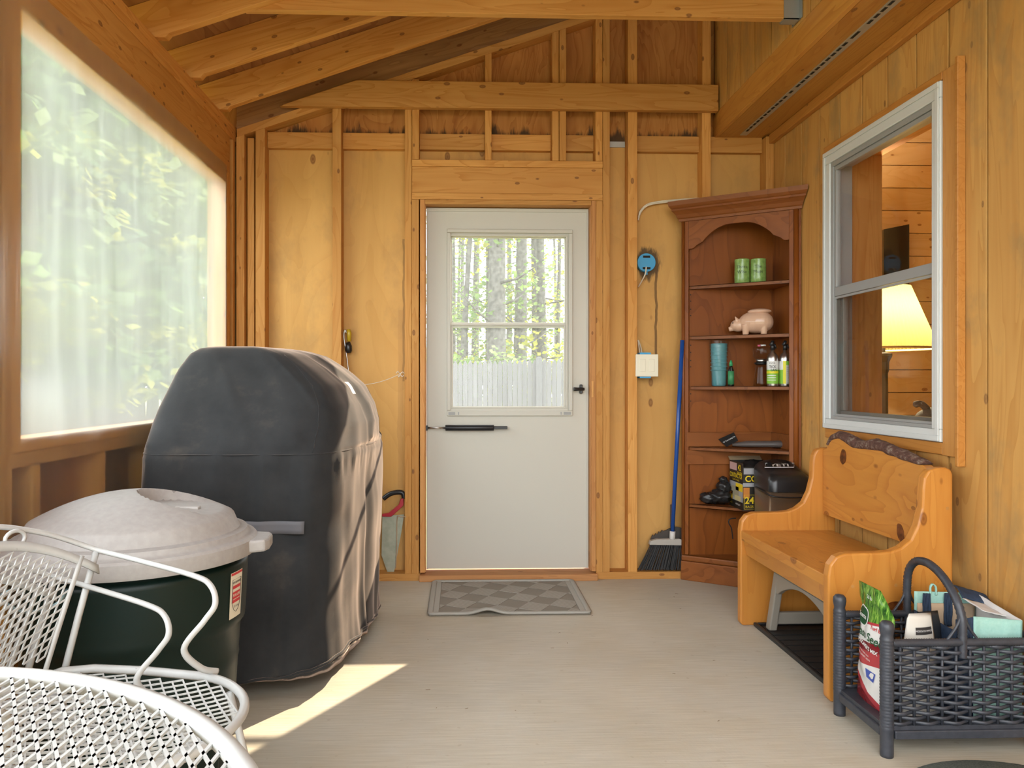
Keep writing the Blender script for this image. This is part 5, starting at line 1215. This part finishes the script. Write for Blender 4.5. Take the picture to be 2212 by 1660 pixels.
for i in range(9):
    t = i/8; pts += [P(1434-27*t, 1146+14*t-(2 if i % 2 else -2), y=4.235)]
pts += [P(1404, 1172, y=4.235), P(1404, 1185, y=4.235)]
MB().prism(pts, (0, 0.012, 0)).build('pan', plain('dustpan_grey', (0.055, 0.045, 0.036), 0.5), dpn)
MB().prism([P(1449, 1140, y=4.235), P(1449, 1092, y=4.235), P(1453, 1090, y=4.235), P(1457, 1095, y=4.235), P(1458, 1140, y=4.235)], (0, 0.015, 0)).build('pan_handle', plain('dustpan_grey', (0, 0, 0)), dpn)
# scraper hanging on the stud
e = empty('scraper', P(752, 800, y=4.25), 'yellow and black handled scraper hanging on the plywood above the grill', 'tool')
MB().tube(bez([P(748, 720, y=4.25), P(745, 713, y=4.25), P(743, 730, y=4.25), P(749, 770, y=4.25), P(754, 812, y=4.25)], 6), 0.004, 8).build('rod', M['steel'], e)
MB().tube([P(753, 712, y=4.245), P(754, 720, y=4.245), P(754, 738, y=4.245)], [0.010, 0.014, 0.012], 10).build('yellow_grip', plain('grip_yellow', (0.50, 0.34, 0.02), 0.35), e)
MB().tube([P(752, 740, y=4.245), P(753, 748, y=4.245), P(753, 758, y=4.245), P(753, 763, y=4.245)], [0.012, 0.019, 0.019, 0.012], 12).build('black_grip', M['black_plastic'], e)
# string
sp = [P(776, 833, y=4.20), P(810, 828, y=4.20), P(840, 819, y=4.205), P(862, 809, y=4.21)]
e = MB(); e.tube(bez(sp, 6), 0.0016, 5)
for (dx, dz) in ((-6, -6), (7, -5), (6, 5), (-3, 6)): e.tube(bez([P(864, 809, y=4.21), P(864+dx*0.8, 809+dz, y=4.20), P(864+dx*1.4, 809+dz*0.3, y=4.205)], 4), 0.002, 5)
tag(e.build('string', plain('twine', (0.70, 0.66, 0.58), 0.8)), 'thin white string tied in a knot on the door stud', 'string')
# hand saw
e = empty('hand_saw', P(850, 1240, y=4.24), 'hand saw with a red and black handle hung between the grill and the door', 'saw')
def sawp(*pp): return [P(u, v, y=4.235) for u, v in pp]
MB().prism(sawp((826, 1115), (873, 1112), (867, 1150), (851, 1238), (838, 1240), (824, 1200)), (0, 0.0015, 0)).build('blade', mottled('saw_blade', (0.34, 0.36, 0.27), (0.46, 0.47, 0.37), 25, 0.4, 0.3), e)
MB().prism(sawp((826, 1116), (846, 1116), (872, 1092), (872, 1076), (866, 1078), (862, 1090), (840, 1108), (826, 1110)), (0, -0.014, 0)).build('red_frame', plain('saw_red', (0.42, 0.015, 0.03), 0.35), e, 0.003)
MB().tube(bez(sawp((828, 1078), (842, 1068), (858, 1064), (870, 1066), (873, 1078)), 6), 0.014, 8).build('black_grip', M['black_plastic'], e)
tag(MB().tube(bez([P(876, 1117, y=4.18), P(866, 1117, y=4.21), P(858, 1120, y=4.225), P(857, 1170, y=4.225), P(855, 1222, y=4.225), P(853, 1228, y=4.225)], 6), 0.003, 6).build('cord', plain('cord_tan', (0.48, 0.36, 0.24), 0.8)), 'tan cord hanging from a nail beside the saw', 'cord')

# ================================================================== FLOOR MATS
dm = empty('door_mat', (0.22, 3.86, 0), 'grey rubber door mat with a diamond pattern in front of the door', 'mat')
g1, g2 = plain('mat_grey', (0.36, 0.35, 0.31), 0.6), plain('mat_dark', (0.225, 0.20, 0.165), 0.75)
MX0, MX1, MY0, MY1 = -0.160, 0.600, 3.556, 4.150
def mat_z(x, y): return 0.022*math.exp(-((x-0.115)/0.055)**2)*max(0, 1-(y-MY0)/0.10)
bs = MB(); bs.grid(lambda u, v: Vector((MX0+(MX1-MX0)*u, MY0+(MY1-MY0)*v, 0.0045+mat_z(MX0+(MX1-MX0)*u, MY0+(MY1-MY0)*v))), 60, 30); bs.build('mat_base', g2, dm, solid=0.006)
rimp = rrect(MX0+0.006, MX1-0.006, MY0+0.006, MY1-0.006, 0.02, 5); rr2 = []
for i, q in enumerate(rimp):
    q2 = rimp[(i+1) % len(rimp)]; n = max(1, int(math.hypot(q2[0]-q[0], q2[1]-q[1])/0.02))
    rr2 += [(q[0]+(q2[0]-q[0])*k/n, q[1]+(q2[1]-q[1])*k/n) for k in range(n)]
MB().tube([(x, y, 0.010+mat_z(x, y)) for x, y in rr2], 0.006, 6, closed=True, flat=2.6).build('mat_rim', g1, dm)
for (a, b) in ((MX0+0.02, MX0+0.045), (MX1-0.045, MX1-0.02)): box('mat_border', g1, a, b, MY0+0.012, MY1-0.012, 0.008, 0.0115, dm, 0.001)
ribm = NT('mat_ribs'); wv = ribm.n('ShaderNodeTexWave'); wv.bands_direction = 'X'; wv.inputs['Scale'].default_value = 28.0; ribm.l(ribm.coords((1, 1, 1), 0, (0, 0, math.radians(-62))), wv.inputs[0])
ribm.bsdf(ribm.ramp(wv.outputs['Fac'], [(0.35, (0.23, 0.205, 0.17)), (0.65, (0.40, 0.375, 0.33))]), 0.7, bump=wv.outputs['Fac'], bstr=0.5, bdist=0.002); M['mat_ribs'] = ribm.m
def clip(poly, x0, x1, y0, y1):
    for (ax, lim, sg) in ((0, x0, 1), (0, x1, -1), (1, y0, 1), (1, y1, -1)):
        out = []
        for i in range(len(poly)):
            p, q = poly[i], poly[(i+1) % len(poly)]; pi, qi = (p[ax]-lim)*sg >= 0, (q[ax]-lim)*sg >= 0
            if pi: out.append(p)
            if pi != qi:
                t = (lim-p[ax])/(q[ax]-p[ax]); out.append((p[0]+(q[0]-p[0])*t, p[1]+(q[1]-p[1])*t))
        poly = out
        if not poly: return []
    return poly
A_, B_ = (0.058, 0.102), (0.098, -0.054)
for i in range(-12, 13):
    for j in range(-12, 13):
        if (i+j) % 2: continue
        o = (-0.125+A_[0]*i+B_[0]*j, 3.853+A_[1]*i+B_[1]*j)
        q = clip([o, (o[0]+A_[0], o[1]+A_[1]), (o[0]+A_[0]+B_[0], o[1]+A_[1]+B_[1]), (o[0]+B_[0], o[1]+B_[1])], MX0+0.047, MX1-0.047, MY0+0.016, MY1-0.012)
        if len(q) < 3: continue
        MB().prism([(x, y, 0.0078+mat_z(x, y)) for x, y in q], (0, 0, 0.002)).build('diamond_tile', M['mat_ribs'], dm)
rug_m = mottled('rug_green', (0.075, 0.10, 0.085), (0.17, 0.20, 0.175), 220, 0.95, bump=0.8)
rg = MB().lathe([(0, 0.001), (0.36, 0.001), (0.365, 0.005), (0.36, 0.010), (0, 0.011)], 64, (1.435, 1.768, 0)).build('round_rug', rug_m); tag(rg, 'dark grey-green round rug at the lower right edge of the floor', 'rug')
jn = tag(box('floor_joint', M['void'], XL, XR, 1.90, 1.904, 0.0002, 0.0008), kind='structure'); adopt(jn, floor)

# ================================================================== INSIDE THE HOUSE
lp0 = Vector((2.195, 3.90, 0))
lm = empty('floor_lamp', lp0, 'lit floor lamp with a pleated yellow shade seen through the house window', 'lamp')
shm = NT('lamp_shade'); wv = shm.n('ShaderNodeTexWave'); wv.inputs['Scale'].default_value = 26; shm.l(shm.coords(), wv.inputs[0])
tr_ = shm.n('ShaderNodeBsdfTranslucent'); df_ = shm.n('ShaderNodeBsdfDiffuse')
for x in (tr_, df_): x.inputs[0].default_value = (0.22, 0.165, 0.052, 1)
mx_ = shm.n('ShaderNodeMixShader'); mx_.inputs[0].default_value = 0.6; shm.l(df_.outputs[0], mx_.inputs[1]); shm.l(tr_.outputs[0], mx_.inputs[2])
bp2 = shm.n('ShaderNodeBump'); bp2.inputs['Strength'].default_value = 0.4; bp2.inputs['Distance'].default_value = 0.01; shm.l(wv.outputs['Fac'], bp2.inputs['Height']); shm.l(bp2.outputs[0], df_.inputs['Normal'])
shm.l(mx_.outputs[0], shm.out.inputs[0])
ZA, ZBt = 1.268, 1.592
vs = []; NP = 140
for i in range(9):
    t = i/8; r = 0.252+(0.128-0.252)*t; z = ZA+(ZBt-ZA)*t+0.0
    for k in range(NP): a = 2*math.pi*k/NP; q = r*(1+0.012*(1 if k % 2 else -1)); vs.append(lp0+Vector((q*math.cos(a), q*math.sin(a), z)))
fs = [(i*NP+k, i*NP+(k+1) % NP, (i+1)*NP+(k+1) % NP, (i+1)*NP+k) for i in range(8) for k in range(NP)]
MB().add(vs, fs, False).build('shade', shm.m, lm)
brs = plain('lamp_bronze', (0.035, 0.026, 0.018), 0.45, 0.4)
MB().tube([lp0+Vector((0.252*math.cos(2*math.pi*k/60), 0.252*math.sin(2*math.pi*k/60), ZA)) for k in range(60)], 0.006, 6, closed=True).build('shade_trim', plain('shade_trim', (0.50, 0.36, 0.14), 0.7), lm)
MB().lathe([(0, 0.0), (0.14, 0.0), (0.14, 0.02), (0.03, 0.05), (0.028, 0.06), (0.024, 1.14), (0.030, 1.16), (0.030, 1.20), (0.045, 1.23), (0.045, 1.245), (0.012, 1.25), (0.012, 1.38), (0, 1.38)], 8, lp0, False).build('pole', brs, lm)
ld_ = bpy.data.lights.new('bulb', 'POINT'); ld_.energy = 15.0; ld_.color = (1.0, 0.87, 0.64); ld_.shadow_soft_size = 0.03
lo = bpy.data.objects.new('bulb', ld_); link(lo); lo.location = lp0+Vector((0, 0, 1.43)); adopt(lo, lm)
a, b = P(1905, 490, y=4.45), P(1960, 640, y=4.45)
sk = empty('wall_speaker', (a.x, 4.5, b.z), 'tall black box hung on the pine wall above the lamp shade', 'speaker')
MB().prism([(a.x, 4.43, a.z-0.02), (a.x, 4.43, b.z), (b.x, 4.43, b.z), (b.x, 4.43, a.z+0.012)], (0.03, 0.16, 0)).build('cabinet_box', M['black_plastic'], sk)
tb2 = empty('side_table', (2.30, 3.45, 0), 'low wooden table below the lamp inside the house', 'table')
box('table_top', M['trim_wood_Y'], 2.02, 2.60, 2.70, 3.62, 0.845, 0.872, tb2, 0.004)
for (x, y) in ((2.05, 2.73), (2.57, 2.73), (2.05, 3.59), (2.57, 3.59)): box('leg', M['trim_wood_Z'], x-0.02, x+0.02, y-0.02, y+0.02, 0.0, 0.844, tb2)
pl = mottled('plush_grey', (0.13, 0.115, 0.085), (0.22, 0.20, 0.155), 160, 0.95, bump=0.7)
pc = Vector((2.115, 3.33, 0.873)); pz_ = empty('plush_toy', pc, 'grey plush animal on the table inside the house window', 'toy')
m = MB(); m.ellipsoid(pc+Vector((0.01, 0, 0.055)), (0.10, 0.075, 0.056), 18, 12); m.ellipsoid(pc+Vector((0.10, -0.02, 0.075)), (0.055, 0.05, 0.05), 14, 10)
m.tube(bez([pc+Vector((-0.04, 0, 0.10)), pc+Vector((-0.07, 0, 0.125)), pc+Vector((-0.10, 0, 0.118))], 4), [0.015]*8+[0.008], 8); m.ellipsoid(pc+Vector((0.065, -0.01, 0.125)), (0.018, 0.012, 0.025), 10, 8); m.ellipsoid(pc+Vector((0.12, -0.01, 0.125)), (0.018, 0.012, 0.025), 10, 8)
m.build('plush_body', pl, pz_)

# ================================================================== OUTSIDE
FY = 14.7; GZ = -0.32
fn_ = empty('picket_fence', (0, FY, GZ), 'weathered pale picket fence seen through the door glass', 'fence')
pk = None; pw = 0.09
for i in range(-32, 62):
    x = i*(pw+0.006); h = 1.50+0.012*math.sin(i*1.7)+0.006*i*0.3
    if pk is None:
        pk = MB().prism([(0, FY, GZ), (pw, FY, GZ), (pw, FY, 1.44), (pw*0.62, FY, 1.52), (pw*0.38, FY, 1.52), (0, FY, 1.44)], (0, 0.02, 0)).build('picket', M['old_fence'], fn_); pk.location = pk.location+Vector((x, 0, h-1.5))
    else:
        clone(pk, fn_, Vector((x, 0.006*(i % 3), h-1.5)))
for zz in (0.1, 1.05): box('rail', M['old_fence'], -3.2, 6.0, FY+0.026, FY+0.07, zz, zz+0.09, fn_)
pp = P(1164, 772, y=FY-0.05)
for xx in (pp.x, pp.x-2.44, pp.x+2.44): MB().prism([(xx-0.06, FY-0.10, GZ), (xx+0.06, FY-0.10, GZ), (xx+0.06, FY-0.10, 1.56), (xx+0.03, FY-0.10, 1.60), (xx-0.03, FY-0.10, 1.60), (xx-0.06, FY-0.10, 1.56)], (0, 0.09, 0)).build('post', M['old_fence'], fn_, 0.01)
fs_ = empty('side_fence', (-10, 5, GZ), 'pale board fence blurred behind the plastic sheeting', 'fence')
pk2 = None
for i in range(0, 130):
    y = -4.0+i*0.15
    if pk2 is None: pk2 = MB().prism([(-10, 0, GZ), (-10, 0.144, GZ), (-10, 0.144, 1.42), (-10, 0.09, 1.50), (-10, 0.054, 1.50), (-10, 0, 1.42)], (-0.02, 0, 0)).build('picket', M['old_fence'], fs_); pk2.location = pk2.location+Vector((0, y, 0))
    else: clone(pk2, fs_, Vector((0, y, 0)))
# trees
def leaf_mesh(name, n, spread, mat, sd, size):
    rnd = random.Random(sd); m = MB()
    for (c, r, cnt) in spread:
        for _ in range(cnt):
            p = Vector(c)+Vector((rnd.gauss(0, r), rnd.gauss(0, r), rnd.gauss(0, r*0.55)))
            s_ = size*rnd.uniform(0.6, 1.3); d = Vector((rnd.uniform(-1, 1), rnd.uniform(-1, 1), rnd.uniform(-0.6, 0.4))).normalized()
            w = d.cross(Vector((rnd.uniform(-1, 1), rnd.uniform(-1, 1), 1))).normalized()*s_*0.42
            m.add([p, p+d*s_*0.5+w, p+d*s_, p+d*s_*0.5-w], [(0, 1, 2, 3)])
    return m
def tree(x, y, r0, h, kind, sd, label, cat_group, lean=0.0, leaves=900, leaf='leaf_green', lowest=1.0):
    rnd = random.Random(sd); e = empty(kind, (x, y, GZ), label, 'tree', cat_group)
    n = 9; path = []; rad = []
    for i in range(n):
        t = i/(n-1); path.append((x+lean*t*h+0.10*math.sin(t*4+sd)*t, y+0.08*math.cos(t*5+sd)*t, GZ+h*t)); rad.append(r0*(1-0.62*t)*(1.25 if i == 0 else 1))
    m = MB(); m.tube(path, rad, 10); m.build('trunk', M['bark'], e)
    spread = []; mb = MB(); nb = 15
    for b in range(nb):
        t = rnd.uniform(lowest/h, 0.97); i = int(t*(n-1)); o = Vector(path[i]).lerp(Vector(path[min(n-1, i+1)]), t*(n-1)-i)
        a = rnd.uniform(0, 6.283); L = rnd.uniform(0.9, 2.3)*(1.15-0.6*t)
        d = Vector((math.cos(a), math.sin(a), rnd.uniform(-0.15, 0.45))); q1 = o+d*L*0.5; q2 = o+d*L+Vector((0, 0, 0.12*L))
        mb.tube([o, q1, q2], [r0*0.16, r0*0.10, r0*0.03], 5)
        per = leaves//nb
        spread += [(q1, 0.32, per//3), (q2, 0.45, per-per//3)]
    mb.build('branches', M['bark'], e)
    leaf_mesh('f', 0, spread, None, sd+5, 0.15 if leaves < 1000 else 0.42).build('foliage', M[leaf], e)
kinds = [('leaf_green', 'green leaved'), ('leaf_yellow', 'yellow-green leaved'), ('leaf_pale', 'pale green leaved')]
G = 'woodland trees behind the picket fence'
W_ = [(1073, 19.5, 0.30, 10.5, 0, 'thick grey trunk left of centre in the upper door pane'), (1123, 21.5, 0.23, 10.5, 1, 'straight grey trunk at the centre of the door glass'), (1053, 23.0, 0.11, 10, 1, 'slender trunk just left of the thickest tree in the door glass'),
      (1156, 24.0, 0.16, 11, 0, 'forked grey trunk right of centre in the door glass'), (1171, 22.5, 0.18, 10.5, 1, 'grey trunk rising behind the fence post in the door glass'), (992, 20.5, 0.10, 9.5, 2, 'leaning thin trunk near the left edge of the door glass'),
      (1008, 24.5, 0.09, 10, 2, 'second thin trunk from the left in the door glass'), (1205, 25.0, 0.09, 10.5, 2, 'thin trunk near the right edge of the door glass'), (975, 26, 0.16, 11, 0, 'trunk half hidden at the left edge of the door glass'), (1225, 20.5, 0.12, 10, 2, 'trunk half hidden at the right edge of the door glass')]
for i, (u, y, r, h, kd, lb_) in enumerate(W_):
    p = P(u, 700, y=y); tree(p.x, y, r, h, 'tree', 30+i, lb_+', with '+kinds[kd][1].replace('leaved', 'leaves'), G, lean=(0.06 if i == 5 else 0.0), leaves=950, leaf=kinds[kd][0], lowest=1.2)
G2 = 'far trees filling the woodland background'
rnd = random.Random(3)
for i in range(14):
    u = rnd.uniform(900, 1320); y = rnd.uniform(29, 40); p = P(u, 700, y=y)
    tree(p.x, y, rnd.uniform(0.08, 0.2), 11, 'tree', 60+i, 'hazy far tree in the woodland background behind the fence', G2, leaves=420, leaf=kinds[i % 3][0], lowest=1.5)
G3 = 'trees blurred behind the plastic sheeting'
for i, (u, d) in enumerate([(95, 13), (150, 16), (215, 14.5), (262, 12.5), (330, 15), (385, 13.5), (60, 18), (300, 19), (430, 17), (180, 21), (20, 15), (-80, 13), (-220, 15), (240, 17), (360, 18), (120, 19), (410, 21), (40, 20), (280, 23), (75, 11.5), (125, 12.5), (-10, 14), (165, 12), (200, 15.5)]):
    a = (u-CX)/F; dr = Vector((a*cP+sP, cP-a*sP, 0)).normalized(); p = dr*d*1.15
    if p.x > -10.6: p = dr*(-10.8/dr.x)
    tree(p.x, p.y, 0.30 if i in (0, 3, 5) else 0.18, 11, 'tree', 90+i, 'tree seen only as a soft green and grey blur through the plastic sheeting', G3, leaves=2600, leaf=('leaf_green', 'leaf_dark', 'leaf_pale', 'leaf_yellow')[i % 4], lowest=1.0)
# undergrowth behind the fence
for i in range(9):
    u = 965+i*31; y = 16.5+(i % 4)*1.1; p = P(u, 780, y=y)
    e = empty('shrub', (p.x, y, GZ), 'leafy undergrowth shrub peeping over the picket fence', 'shrub', 'shrubs behind the picket fence')
    leaf_mesh('f', 0, [((p.x, y, 1.0+0.5*random.random()), 0.36, 300), ((p.x+0.2, y, 0.4), 0.5, 150)], None, 200+i, 0.13).build('foliage', M[('leaf_green', 'leaf_pale', 'leaf_yellow')[i % 3]], e)
    MB().tube([(p.x, y, GZ), (p.x+0.1, y, 0.6), (p.x, y, 1.2)], [0.03, 0.02, 0.008], 5).build('stem', M['bark'], e)

rnd = random.Random(11); m = MB()
for i in range(18):
    x, y = rnd.uniform(-0.25, 1.1), rnd.uniform(2.1, 3.9); a = rnd.uniform(0, 6.28); L = rnd.uniform(0.005, 0.02)
    m.tube([(x, y, 0.0018), (x+math.cos(a)*L*0.5, y+math.sin(a)*L*0.5, 0.003), (x+math.cos(a+0.4)*L, y+math.sin(a+0.4)*L, 0.0018)], 0.0007, 4)
tag(m.build('floor_debris', plain('debris', (0.20, 0.14, 0.08), 0.9)), 'scattered dry needles and crumbs on the concrete floor', 'debris', kind='stuff')
